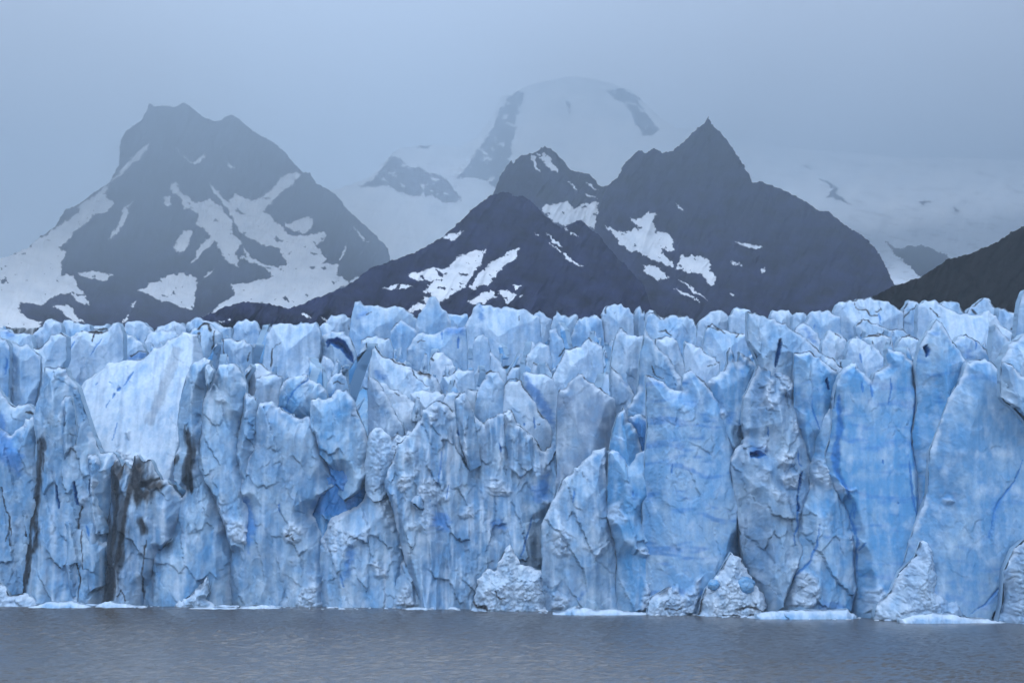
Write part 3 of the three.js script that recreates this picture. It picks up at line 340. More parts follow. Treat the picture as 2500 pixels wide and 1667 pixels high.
// ---------------------------------------------------------------- the crevassed field behind the front
const near = { T: 8, L: 0.8, R: 0.6, top: 0.9, tilt: 0.3 };
const FIELD = [
  // left: the smooth slope and the leaning slabs beside it
  ['ice_slope', 'ice slope', 'broad smooth pale ice slope with blue slits between the flat-topped tower and the pillars', '1: 520,720 560,650 620,590 740,520 860,500 960,488 1010,440 1100,395 1150,350 1250,300 1330,320 1400,600 1430,1000 1420,1330 640,1330 540,1100', { T: 1.5, ramp: 1, tilt: 0.7, L: 4, R: 4, top: 5, rough: 0.55, flute: 1.4, white: 0.4, at: 34, wobble: 0.3, cracks: [['1: 935,585 900,650 880,685', 12], ['1: 862,690 845,720', 17], ['1: 830,735 815,770', 12], ['1: 800,780 782,830', 8], ['1: 780,655 810,675', 10], ['1: 715,660 690,680', 7], ['1: 870,930 850,1050', 4], ['1: 600,850 575,880', 4]], dirt: [['1: 1215,440 1180,600 1150,700 1080,920', 44, 0.3], ['1: 1180,500 1100,860', 20, 0.25]], lumpSub: ['1: 830,1150 900,1090 960,1120 1040,1130 1120,1180 1080,1260 880,1240', '1: 910,1000 950,960 980,1010 960,1080'] }],
  ['ice_slab', 'ice slab', 'bluish leaning slab at the left edge behind the front, first from the edge', '1: -120,330 0,340 40,350 62,400 52,620 40,760 -120,800', { tint: 0.35, rough: 0.6, cracks: [['1: 45,480 40,600', 8]] }],
  ['ice_slab', 'ice slab', 'bluish leaning slab at the left behind the front, second from the edge', '1: 45,360 130,388 190,390 205,430 270,470 240,600 195,750 55,760 50,620', { tint: 0.2, rough: 0.6 }],
  ['ice_slab', 'ice slab', 'pale leaning slab with a long blue slit at its left, upper left of the flat-topped tower', '1: 205,420 290,400 340,320 420,300 445,330 402,450 330,600 270,740 195,760', { white: 0.15, rough: 0.6, cracks: [['1: 270,500 250,580 205,740', 12]], crest: 0.4 }],
  ['ice_slab', 'ice slab', 'pale leaning slab directly above the flat-topped tower', '1: 340,375 480,340 510,300 560,290 605,330 560,520 460,700 290,760', { white: 0.25, rough: 0.6, cracks: [['1: 510,370 470,450', 10]], crest: 0.4 }],
  ['ice_slab', 'ice slab', 'wide pale slab with a black dirt patch on its brow, left of the smooth slope', '1: 490,330 560,300 640,290 720,300 745,258 800,240 830,320 800,420 700,560 600,700 440,720', { white: 0.25, rough: 0.6, dirt: [['1: 610,305 660,312 715,305', 16], ['1: 640,315 630,370', 5]], cracks: [['1: 700,340 620,470', 7]] }],
  ['ice_block', 'ice block', 'small angular ice block at the left edge, dark grit on its shoulder', '1: -40,640 15,715 50,762 100,805 185,788 240,835 245,880 150,940 80,1010 -40,1010', { at: 8, T: 4, tint: 0.2, dirt: [['1: 180,850 240,860', 9]], blue: '1: -30,800 60,900 70,1000 -30,980' }],
  ['ice_block', 'ice block', 'rounded ice block over the top of the smooth slope, a dark notch below it', '1: 700,360 760,300 830,300 905,340 960,390 985,440 870,490 760,560 690,500', { white: 0.2, dirt: [['1: 890,470 930,440 985,432', 7]], blue: '1: 890,460 990,435 980,490 870,510' }],
  ['ice_block', 'ice block', 'smooth bulging ice block at the head of the slope, left of the dark-streaked crest', '1: 975,370 1000,310 1100,290 1180,300 1230,330 1180,400 1090,430 1010,450', { white: 0.3, rough: 0.6 }],
  ['ice_tower', 'ice tower', 'dark-streaked ice crest with a black top above the pale pillars', '1: 1175,520 1190,420 1240,370 1290,290 1330,270 1368,240 1405,240 1450,270 1490,310 1490,400 1440,470 1400,500 1300,520 1240,700', { T: 5, flute: 1.6, tint: 0.15, dirt: [['1: 1340,290 1370,250 1405,250 1420,300', 13], ['1: 1350,320 1300,400', 14], ['1: 1245,400 1215,460 1190,505', 13], ['1: 1450,300 1440,420', 7], ['1: 1360,340 1345,480', 8]] }],
  ['ice_block', 'ice block', 'white rounded ice block with brown flecks right of the round-headed pillar', '1: 1655,560 1680,530 1740,520 1800,545 1835,570 1800,620 1740,660 1700,700 1665,680', { at: 30, white: 0.5, rough: 0.7, crest: 0.5 }],
  ['ice_block', 'ice block', 'tumbled white blocks edge beside the forked blue crack', '1: 1720,640 1760,590 1830,580 1900,600 1900,700 1860,790 1760,790', { at: 22, white: 0.3 }],
  ['ice_block', 'ice block', 'tilted pale block with a blue side right of the forked blue crack', '1: 2195,720 2210,650 2260,580 2340,555 2: 80,560 120,600 140,680 1: 2340,720 2260,790 2205,770', { at: 24, tint: 0.1, blue: '2: 0,740 70,690 90,710 10,760', dirt: [['2: 35,650 70,640 115,660', 6]] }],
  ['ice_block', 'ice block', 'dirty cracked ice block above the white rounded block, brown lines on it', '1: 1490,360 1560,350 1640,355 1700,400 1690,480 1640,530 1560,560 1490,480', { crest: 0.8, dirt: [['1: 1500,360 1515,470', 6], ['1: 1690,440 1670,500', 7]] }],
  ['ice_block', 'ice block', 'large smooth pale block on the left skyline right of the dark-streaked crest', '1: 1770,520 1800,330 1842,252 1880,240 1960,246 2050,244 2130,238 2160,300 2140,420 2110,560 1960,560', { white: 0.2, rough: 0.6, dirt: [['1: 1850,420 1880,400 1910,385', 5], ['1: 1845,420 1835,540', 9]], flute: 1.3 }],
  ['ice_fin', 'ice fin', 'pair-like white pointed fin under the bright blue arch', '1: 2165,520 2180,455 2230,480 2280,560 2200,590', { white: 0.4 }],
  ['ice_arch', 'ice block', 'pale block with a bright blue arched crevice across it', '1: 2150,480 2170,330 2240,290 2320,300 2: 150,340 180,420 205,510 180,545 80,560 20,520', { tint: 0.1, holes: '1: 2210,360 2280,345 2: 100,360 150,420 185,520 150,500 90,430 20,390 -5,420' }],
  // the middle of the field
  ['ice_block', 'ice block', 'pale flat-topped block below the left of the blue-windowed skyline block', '2: 215,520 225,350 330,328 420,352 440,430 430,560 300,560', { crest: 0.6, white: 0.1 }],
  ['ice_block', 'ice block', 'bright blue squarish block under the great skyline pyramid, left', '2: 420,420 425,300 455,240 490,228 560,262 600,300 560,410 490,430', { tint: 0.75, dirt: [['2: 480,222 430,290', 5]] }],
  ['ice_wall', 'ice wall', 'wide pale back wall with blue panels under the great skyline pyramid', '2: 530,520 535,420 600,310 720,312 800,272 935,262 945,420 905,450 800,470 700,520 620,560', { tint: 0.2, rough: 0.7, cracks: [['2: 885,340 880,420', 14], ['2: 770,300 772,360', 10]], blue: '2: 780,275 935,268 920,330 800,330', dirt: [['2: 600,375 660,370', 5]] }],
  ['serac', 'ice blade', 'curved ice blade with a hooked dark tip in the left middle of the field', '2: 275,560 300,430 322,395 345,440 385,480 470,522 560,562 640,640 720,720 650,840 560,820 440,740 320,640', { crest: 0.5, L: 0.7, white: 0.2, blue: '2: 320,560 400,600 380,650 310,600', dirt: [['2: 310,400 345,440', 8]] }],
  ['serac', 'ice blade', 'long pale blade with a dark dirt smear along its crest, right of the hooked blade', '2: 390,480 385,462 450,490 525,520 600,560 690,580 740,620 770,700 700,780 600,760 520,640', { T: 4, white: 0.25, dirt: [['2: 385,468 450,500 520,525', 9], ['2: 620,580 690,590', 20]] }],
  ['ice_fin', 'ice fin', 'bright white rounded fin in the middle of the field with a dirty left lip', '2: 690,470 730,445 782,450 832,490 862,540 830,590 790,600 735,540', { T: 3, white: 0.6, rough: 0.5, dirt: [['2: 690,472 712,505', 8]] }],
  ['ice_block', 'ice block', 'ice block crowned by a thick black dirt line in the middle of the field', '2: 778,605 830,588 885,535 912,560 985,558 1000,660 960,760 850,760 775,700', { white: 0.15, dirt: [['2: 782,602 835,588 885,540', 9]] }],
  ['ice_column', 'ice column', 'round-topped pale ice column in the centre of the field', '2: 980,420 988,345 1012,325 1050,320 1082,350 1105,450 1125,580 1010,600 990,520', { white: 0.1, rough: 0.7 }],
  ['ice_fin', 'ice fin', 'slanting pale fin right of the round-topped column', '2: 1095,440 1100,425 1150,480 1200,560 1230,650 1150,640 1110,560', { white: 0.2, L: 1.6 }],
  ['ice_block', 'ice block', 'blue ice block with a small dirty cap left of the leaning bright prow', '2: 995,860 1000,720 1065,620 1068,582 1100,560 1155,570 1192,640 1192,850 1120,890', { tint: 0.4, crest: 0.5, dirt: [['2: 1070,580 1110,565', 8]] }],
  ['ice_block', 'ice block', 'small square cap block above the leaning bright prow, thin black lines on it', '2: 1205,640 1212,575 1250,540 1310,525 1320,640', { T: 3, crest: 0.5, dirt: [['2: 1210,628 1280,625', 5]] }],
  ['ice_prow', 'ice blade', 'leaning bright ice prow sloping down to the right in the centre of the front', '2: 1186,740 1195,670 1212,628 1305,632 1335,700 1402,790 1460,880 1512,965 1490,1060 1430,1120 1330,1000 1290,930 1235,830', { at: 12, T: 5, L: 0.8, R: 0.5, white: 0.3, rough: 0.6, crest: 0.4, cracks: [['2: 1390,880 1400,960', 9], ['2: 1320,920 1330,940', 6]], dirt: [['2: 1420,935 1440,930', 5]] }],
  ['ice_slab', 'ice slab', 'pale slab with a deep blue left flank right of the leaning bright prow', '2: 1318,600 1325,580 1400,578 1485,590 1525,620 1548,700 1550,860 1515,960 1470,900 1400,790 1340,690', { at: 16, T: 5, R: 0.6, white: 0.3, blue: '2: 1315,590 1350,600 1440,720 1530,830 1530,960 1490,930 1400,790 1330,690', rough: 0.6 }],
  ['ice_slab', 'ice slab', 'broad pale slab behind the deep-blue-flanked slab', '2: 1330,600 1340,470 1382,410 1430,378 1492,400 1515,500 1510,640 1400,620', { white: 0.15, rough: 0.7 }],
  ['ice_fin', 'ice fin', 'blue upright fin in the right middle of the field', '2: 1498,420 1502,300 1532,283 1590,350 1602,420 1565,510 1525,560 1505,520', { tint: 0.6, L: 1.5, dirt: [['2: 1605,412 1570,470', 6]] }],
  ['ice_slab', 'ice slab', 'folded pale slabs ridge left of the square grey block, a shaded fold in it', '2: 1505,620 1560,520 1605,420 1700,400 1725,370 1765,338 1800,370 1855,400 1865,540 1810,570 1700,600 1640,680 1560,700', { white: 0.2, rough: 0.8, crest: 0.5, L: 1.4 }],
  ['ice_block', 'ice block', 'square dark grey ice block with a white right shoulder, right of centre', '2: 1543,880 1548,780 1562,690 1602,682 1640,640 1690,578 1722,582 1762,632 1840,690 1900,740 1942,772 1945,920 1880,960 1800,985 1720,960 1620,920', { at: 6, T: 4, grey: 0.75, rough: 0.6, top: 1.8, R: 1.0, dirt: [['2: 1735,600 1770,635', 6], ['2: 1800,640 1850,690', 7]] }],
  ['serac', 'ice blade', 'pale tall blade immediately left of the dark-faced spire', '2: 1908,540 1922,420 1950,310 1990,275 2055,330 2135,325 2115,450 2098,720 2040,780 1980,640', { at: 30, white: 0.15, rough: 0.7 }],
  ['serac', 'ice blade', 'hooked grey blade with a dirty hook at the lower left of the dark-faced spire', '2: 1915,540 1960,570 2000,620 2060,700 2110,780 2130,900 2080,960 2010,860 1945,760 1935,660', { at: 12, grey: 0.3, T: 4, dirt: [['2: 1918,540 1970,580', 6]], blue: '2: 1995,630 2020,640 2015,680 2000,670' }],
  ['serac', 'ice blade', 'grey narrow ice blade leaning right with a dark point, left of the saw-toothed wall', '2: 270,610 284,588 340,640 400,730 460,850 505,930 522,990 470,1012 420,1015 345,920 312,760', { at: 4, T: 4.5, L: 0.7, R: 0.6, grey: 0.5, rough: 0.7 }],
  ['ice_slope', 'ice slope', 'bright snowy slope right of the grey narrow blade', '2: 330,640 420,680 520,720 620,800 650,880 660,960 560,1010 510,960 420,780', { at: 14, T: 4, tilt: 0.6, white: 0.5, rough: 0.5, dirt: [['2: 455,720 480,732', 6]] }],
  ['ice_block', 'ice block', 'white round boulder-like block on top of the saw-toothed wall, left', '2: 780,770 800,725 850,705 890,715 880,790 820,810', { at: 8, T: 3, white: 0.6, rough: 0.5 }],
  ['ice_fin', 'ice fin', 'pale dipping slab between the black-lined block and the saw-toothed wall', '2: 930,760 950,680 1010,700 1060,760 1100,860 1060,940 1000,900', { at: 14, white: 0.25, T: 4 }],
  ['ice_slope', 'ice slope', 'tumbled pale slope above the low gap at the left of the saw-toothed wall', '2: 560,720 640,690 740,700 790,720 800,800 720,800 650,860 580,820', { at: 24, white: 0.35, T: 4, tilt: 0.4, dirt: [['2: 770,660 775,710', 5]] }],
  // the right of the field
  ['ice_block', 'ice block', 'pale ice block right of the dark-faced spire, dark dirt net on its top', '3: 295,420 330,245 362,230 432,272 520,285 582,300 600,460 500,520 380,500', { crest: 0.9, tint: 0.15, dirt: [['3: 330,245 345,262 420,280 440,292', 6], ['3: 520,270 540,290 515,320', 7]] }],
  ['ice_slab', 'ice slab', 'long white slab sloping right to a dark-edged corner, above the blue striped wall', '3: 185,420 190,345 240,355 300,400 412,478 345,515 335,610 270,570 200,540', { white: 0.35, rough: 0.5, crest: 0.5, dirt: [['3: 410,475 370,500 335,505', 5]] }],
  ['ice_slab', 'ice slab', 'pale slab with a blue gutter right beside the bright flank of the dark-faced spire', '3: 0,330 60,308 140,345 190,500 190,560 170,650 100,600 40,480', { at: 22, white: 0.3, rough: 0.5, blue: '3: 150,360 190,380 215,520 185,520' }],
  ['ice_slab', 'ice slab', 'pale slab behind the overhanging wedge, upper end of a long slope', '3: 890,280 905,245 950,233 1035,300 1095,400 1190,512 1090,450 980,370', { T: 4, white: 0.25, rough: 0.5, blue: '3: 930,270 960,260 1050,380 1000,360' }],
  ['ice_block', 'ice block', 'smooth rounded block with a dirty nook right of the overhanging wedge', '3: 1060,400 1072,340 1110,285 1170,290 1222,335 1230,440 1215,520 1140,480', { white: 0.3, rough: 0.6, dirt: [['3: 1150,300 1180,330', 6], ['3: 1075,340 1065,360', 5]], cracks: [['3: 1205,400 1212,490', 12]] }],
  ['ice_slab', 'ice slab', 'long pale tongue sloping right above the great blue wall', '3: 1220,420 1240,350 1290,310 1345,350 1420,400 1485,490 1410,545 1330,480 1260,500', { white: 0.25, rough: 0.6, cracks: [['3: 1300,430 1305,490', 12]] }],
  ['ice_slab', 'ice slab', 'pale slab below the big dirty skyline block, dark pocket at its left', '3: 1105,240 1112,170 1180,165 1240,215 1300,270 1350,310 1300,345 1180,300', { white: 0.15, tint: 0.1, rough: 0.6, dirt: [['3: 1175,250 1160,275', 9]] }],
  ['ice_block', 'ice block', 'dirty jumbled block with a black hollow above the great blue wall', '3: 1330,340 1360,300 1440,290 1510,320 1520,380 1480,450 1400,420', { crest: 1.1, white: 0.2, dirt: [['3: 1345,320 1420,310 1500,300', 9], ['3: 1510,365 1470,410', 13]] }],
  ['ice_block', 'ice block', 'brown-edged triangular block under the big dirty skyline block', '3: 1285,250 1330,200 1420,245 1500,270 1600,280 1640,310 1600,345 1400,330', { crest: 0.8, dirt: [['3: 1285,245 1335,200', 6], ['3: 1600,315 1660,290', 6]] }],
  ['ice_block', 'ice block', 'pale hummocky block left of the dark triangular face, right part of the field', '3: 1540,420 1560,330 1620,310 1690,340 1700,420 1640,500 1560,480', { crest: 0.5, white: 0.15 }],
  ['ice_slab', 'ice slab', 'flat ice face lit deep blue, triangular, in front of the right skyline slope', '3: 1660,180 1680,110 1740,170 1795,205 1760,260 1700,350 1665,400', { T: 2, L: 0.5, tint: 0.6, rough: 0.3, dirt: [] }],
  ['serac', 'ice blade', 'pointed blade with a straight left edge near the right edge of the field', '3: 2130,520 2145,420 2172,238 2205,275 2250,335 2295,375 2280,490 2200,530', { at: 40, tint: 0.15, grey: 0.15 }],
  ['ice_block', 'ice block', 'blue-shadowed block between the right tower and the skyline slope', '3: 1900,370 1950,300 2030,320 2120,400 2130,470 2040,480 1980,470', { at: 20, tint: 0.3, blue: '3: 1960,370 2000,390 2020,470 1980,460', cracks: [['3: 2045,330 2050,400', 8], ['3: 1895,330 1900,370', 10]] }],
  ['ice_block', 'ice block', 'pale shoulder block just behind the top of the right tower', '3: 2190,560 2215,450 2260,370 2352,300 2480,280 2480,640 2352,580 2290,530', { at: 10, tint: 0.15 }],
  ['ice_tower', 'ice tower', 'tall ice tower cut off by the right edge of the picture', '3: 2270,480 2300,330 2318,170 2330,90 2360,10 2480,-20 2480,620', { at: 22, T: 5, L: 0.8, tint: 0.15, grey: 0.1 }],
  // the skyline of the ice, left to right
  ['ice_hump', 'ice hump', 'blue-hollowed ice hump at the left end of the ice skyline', '1: -160,300 -40,260 30,285 100,310 200,320 230,420 60,460 -160,460', { tint: 0.2, blue: '1: 20,310 70,290 110,330 50,345', white: 0.2 }],
  ['ice_hump', 'ice hump', 'rounded ice hump on the left skyline below the far glacier tongue', '1: 225,320 262,272 302,235 345,216 388,230 412,265 420,440 225,450', { white: 0.25 }],
  ['ice_hump', 'ice hump', 'dirt-topped flat ice hump on the skyline below the left mountain', '1: 385,270 430,232 500,236 560,246 605,255 620,380 390,400', { dirt: [['1: 380,262 410,250', 8], ['1: 505,240 540,245', 7]], tint: 0.1 }],
  ['ice_hump', 'ice hump', 'low ice hump with a dark dirt band, left skyline', '1: 590,290 640,258 700,255 735,252 745,340 595,360', { dirt: [['1: 600,280 660,290 720,290', 9]] }],
  ['ice_hump', 'ice hump', 'small pale hump left of the tall rounded hump on the left skyline', '1: 715,290 760,240 800,246 832,275 845,360 715,360', { white: 0.25 }],
  ['ice_hump', 'ice hump', 'tall rounded hump on the left skyline above the head of the smooth slope', '1: 825,300 845,255 875,232 925,224 972,240 1012,276 1032,300 1010,400 840,390', { white: 0.2, blue: '1: 900,350 950,340 960,380 900,370' }],
  ['ice_hump', 'ice hump', 'low white hump on the skyline left of the dark-streaked crest', '1: 1035,310 1050,285 1082,262 1140,240 1175,234 1232,240 1252,275 1240,350 1040,350', { white: 0.4 }],
  ['ice_hump', 'ice hump', 'jagged low hump directly behind the dark-streaked crest', '1: 1245,280 1262,235 1305,220 1350,212 1392,230 1465,240 1505,262 1560,275 1520,360 1255,340', { crest: 0.6 }],
  ['ice_hump', 'ice hump', 'square-shouldered hump on the skyline left of the large smooth block', '1: 1570,340 1575,270 1602,226 1650,221 1722,226 1752,290 1745,380 1620,390', { white: 0.1, tint: 0.1 }],
  ['ice_hump', 'ice hump', 'pale bumpy hump between the large smooth block and the blue-windowed block', '1: 2150,320 2155,265 2205,240 2240,200 2: 45,188 100,178 152,210 170,350 20,370', { white: 0.2, dirt: [['2: 140,260 145,290', 5]] }],
  ['ice_block', 'ice block', 'large ice block with a small blue window on the skyline left of the great pyramid', '2: 140,370 150,250 170,160 185,110 215,104 272,130 340,115 402,140 452,134 522,150 572,190 612,240 615,370', { tint: 0.1, rough: 0.7, crest: 0.5, blue: '2: 185,200 220,180 265,165 262,200 200,230', dirt: [['2: 265,190 300,180', 5]] }],
  ['ice_pyramid', 'ice pyramid', 'great pale blue ice pyramid, the highest peak on the ice skyline', '2: 575,400 592,260 610,200 642,140 690,74 708,64 740,88 772,140 802,165 828,230 830,420', { tint: 0.3, rough: 0.8, L: 0.8, R: 0.8 }],
  ['ice_hump', 'ice hump', 'low blue saddle hump right of the great ice pyramid', '2: 790,170 832,172 892,190 942,184 960,290 800,290', { tint: 0.5 }],
  ['ice_block', 'ice block', 'long smooth ice block with one blue vertical stripe on the middle skyline', '2: 920,440 928,260 962,190 1000,130 1025,110 1062,115 1100,122 1172,136 1250,134 1322,150 1382,180 1432,205 1445,370 1200,400', { white: 0.15, rough: 0.6, blue: '2: 1030,110 1050,115 1052,240 1025,240', dirt: [['2: 1295,200 1295,235', 4]] }],
  ['ice_hump', 'ice hump', 'pale saw-edged hump right of the long smooth block', '2: 1385,200 1402,165 1432,155 1482,190 1512,215 1500,330 1390,330', { white: 0.2 }],
  ['ice_hump', 'ice hump', 'tiny pointed horn hump on the middle skyline', '2: 1505,240 1542,190 1552,155 1582,185 1622,200 1662,184 1692,195 1690,330 1510,330', { crest: 0.6 }],
  ['ice_hump', 'ice hump', 'low blue flat hump between the tiny horn and the twin domes', '2: 1645,330 1690,205 1740,194 1762,200 1822,190 1855,240 1870,350 1700,360', { tint: 0.5, crest: 0.5 }],
  ['ice_dome', 'ice dome', 'broad domed block with a dark seam at its left, right middle skyline', '2: 1848,340 1852,180 1876,135 1942,114 2030,140 2065,185 2070,340', { white: 0.15, dirt: [['2: 1878,135 1872,180', 5]] }],
  ['ice_spire', 'ice spire', 'narrow twin-pointed spire on the skyline right of the broad dome', '2: 2060,320 2068,180 2086,135 2110,128 2124,170 2140,160 2140,320', { tint: 0.1, L: 1.6, R: 1.6, dirt: [['2: 2118,135 2122,180', 4]] }],
  ['ice_dome', 'ice dome', 'pale dome on the skyline just left above the dark-faced spire', '2: 2140,330 2150,190 2172,154 2212,160 2242,205 2302,210 2352,200 2352,380 2200,400', { white: 0.25, crest: 0.6 }],
  ['ice_hump', 'ice hump', 'dirty wide hump on the skyline right above the dark-faced spire', '3: -70,320 -40,160 0,150 32,200 62,195 132,180 202,184 242,202 264,245 260,380 80,380', { crest: 1.1, dirt: [['3: 20,290 60,280 100,320', 6], ['3: 30,380 100,400', 6]] }],
  ['ice_hump', 'ice hump', 'smooth pale hump on the skyline left of the overhanging wedge, first of two', '3: 262,320 272,225 312,185 352,150 402,150 452,165 490,195 490,340', { white: 0.2, crest: 0.4 }],
  ['ice_hump', 'ice hump', 'smooth pale hump on the skyline touching the tip of the overhanging wedge', '3: 470,330 475,182 502,140 542,134 602,150 640,200 660,330', { white: 0.2 }],
  ['ice_hump', 'ice hump', 'pale hump on the skyline behind the back of the overhanging wedge', '3: 720,280 736,180 752,140 802,150 852,148 884,190 910,290', { white: 0.25 }],
  ['ice_hump', 'ice hump', 'small knobby hump right of the wedge on the skyline', '3: 870,300 882,170 922,165 952,158 978,195 975,300', { tint: 0.1 }],
  ['ice_block', 'ice block', 'steep pale block on the skyline left of the big dirty block', '3: 955,290 970,210 1002,150 1052,144 1132,165 1182,190 1190,380 1100,370 1000,300', { tint: 0.15, rough: 0.7, cracks: [['3: 1015,240 1010,270', 6]] }],
  ['ice_block', 'ice block', 'big dirty-veined ice block on the right skyline under the dark hill', '3: 1130,290 1142,150 1162,105 1202,94 1292,80 1372,64 1402,85 1472,84 1542,120 1585,165 1570,310 1400,330', { crest: 1.0, white: 0.15, dirt: [['3: 1270,110 1290,150 1340,155 1360,190 1400,190', 8], ['3: 1440,140 1400,170', 6]], cracks: [['3: 1415,170 1420,240', 10]] }],
  ['ice_block', 'ice block', 'brown-lined block on the skyline right of the big dirty block', '3: 1535,290 1560,200 1582,150 1618,88 1652,84 1688,112 1680,300 1600,310', { crest: 0.8, dirt: [['3: 1665,120 1600,180 1560,240', 6]] }],
  ['ice_slope', 'ice slope', 'wide pale ice slope running down right on the right skyline', '3: 1670,420 1680,112 1722,86 1782,84 1832,110 1902,150 1952,170 2062,172 2132,158 2202,232 2290,300 2290,420 2000,420', { T: 6, tilt: 0.5, white: 0.25, rough: 0.5, dirt: [['3: 1745,145 1800,200', 4]] }],
  ['ice_hump', 'ice hump', 'dirt-flecked hump on the right skyline left of the twin-headed hump', '3: 1805,190 1812,115 1842,95 1892,80 1942,110 1975,160 1980,240 1830,240', { crest: 0.9 }],
  ['ice_hump', 'ice hump', 'twin-headed dirty hump on the right skyline', '3: 1980,230 1990,150 2042,100 2082,75 2112,68 2142,90 2172,140 2195,190 2190,270 2010,260', { crest: 0.7, dirt: [['3: 2020,150 2045,180', 10]] }],
  ['ice_hump', 'ice hump', 'low spotted hump on the skyline at the right edge', '3: 2185,260 2192,140 2232,135 2252,150 2302,160 2325,190 2320,320 2210,300', { crest: 1.2, dirt: [['3: 2270,270 2290,280', 9]] }],
];
for (const [name, category, label, text, how] of FIELD) {
  const p = trace(text), us = p.map((q) => q[0]), vs = p.map((q) => q[1]), u = clamp((Math.min(...us) + Math.max(...us)) / 2, 0, 2500), low = vs.slice().sort((a, b) => b - a)[1];
  const D = how.at !== undefined ? front(u) + 6 + how.at : clamp(fieldD(u, low), front(u) + 14, front(u) + 12 + SPAN), o = { ...near, ...how, foot: -9, teeth: 4 }; o.rough = (how.rough ?? 0.9) * 0.7; o.white = (how.white ?? 0) + 0.2; if (!how.L) o.L = lerp(0.45, 1.2, rnd()); if (!how.R) o.R = lerp(0.35, 0.9, rnd());
  
  const geos = [ice(rooted(p, how.at !== undefined && how.at < 13 ? 190 : 55), D, o)];
  place(name, label, category, geos);
}

// the body of the glacier that they all stand in: a wall of blue ice behind the towers, then the climbing field
{
  const us = [], rows = 150; for (let u = -500; u <= 3000; u += 9) us.push(u);
  const pos = [], col = [], uv = [], idx = [];
  for (let j = 0; j <= rows; j++) for (const u of us) {
    const uc = clamp(u, 0, 2500), F = front(uc) + 13;
    let D = F, y; const wall = 40;
    if (j < wall) { y = lerp(-2, fieldY(uc, F) - 15, j / wall); D += 2.5 * fbm(u * 0.012, y * 0.12, 3, 4) + 0.05 * y; }
    else { const t = (j - wall) / (rows - wall); D = F + 380 * t ** 1.4 + 2; const Dc = Math.min(D, front(uc) + 12 + SPAN); y = fieldY(uc, Dc) - 4 - 11 * smooth(0.16, 0, t) - (D > Dc ? (D - Dc) * 0.12 : 0) + 5 * Math.abs(fbm(u * 0.03, D * 0.03, 5, 4)) * smooth(0, 0.08, t) - 2.5; }
    pos.push((u - CX) / FOCAL * D, y, -D); uv.push((u - CX) / FOCAL * D / 9, j < wall ? y / 9 : D / 9);
    const c = mix3(PALE, BLUE, clamp(0.6 + 1.4 * fbm(u * 0.02, D * 0.05 + y * 0.05, 7, 3))); col.push(...c);
  }
  const w = us.length;
  for (let j = 0; j < rows; j++) for (let i = 0; i + 1 < w; i++) { const a = j * w + i; idx.push(a, a + 1, a + w + 1, a, a + w + 1, a + w); }
  const g = new THREE.BufferGeometry();
  g.setAttribute('position', new THREE.Float32BufferAttribute(pos, 3)); g.setAttribute('color', new THREE.Float32BufferAttribute(col, 3)); g.setAttribute('uv', new THREE.Float32BufferAttribute(uv, 2)); g.setIndex(idx); g.computeVertexNormals();
  const o = named(new THREE.Mesh(g, iceMaterial), 'glacier_terrain'); o.userData.kind = 'structure'; o.userData.label = 'crevassed pale blue glacier climbing behind the ice front';
}
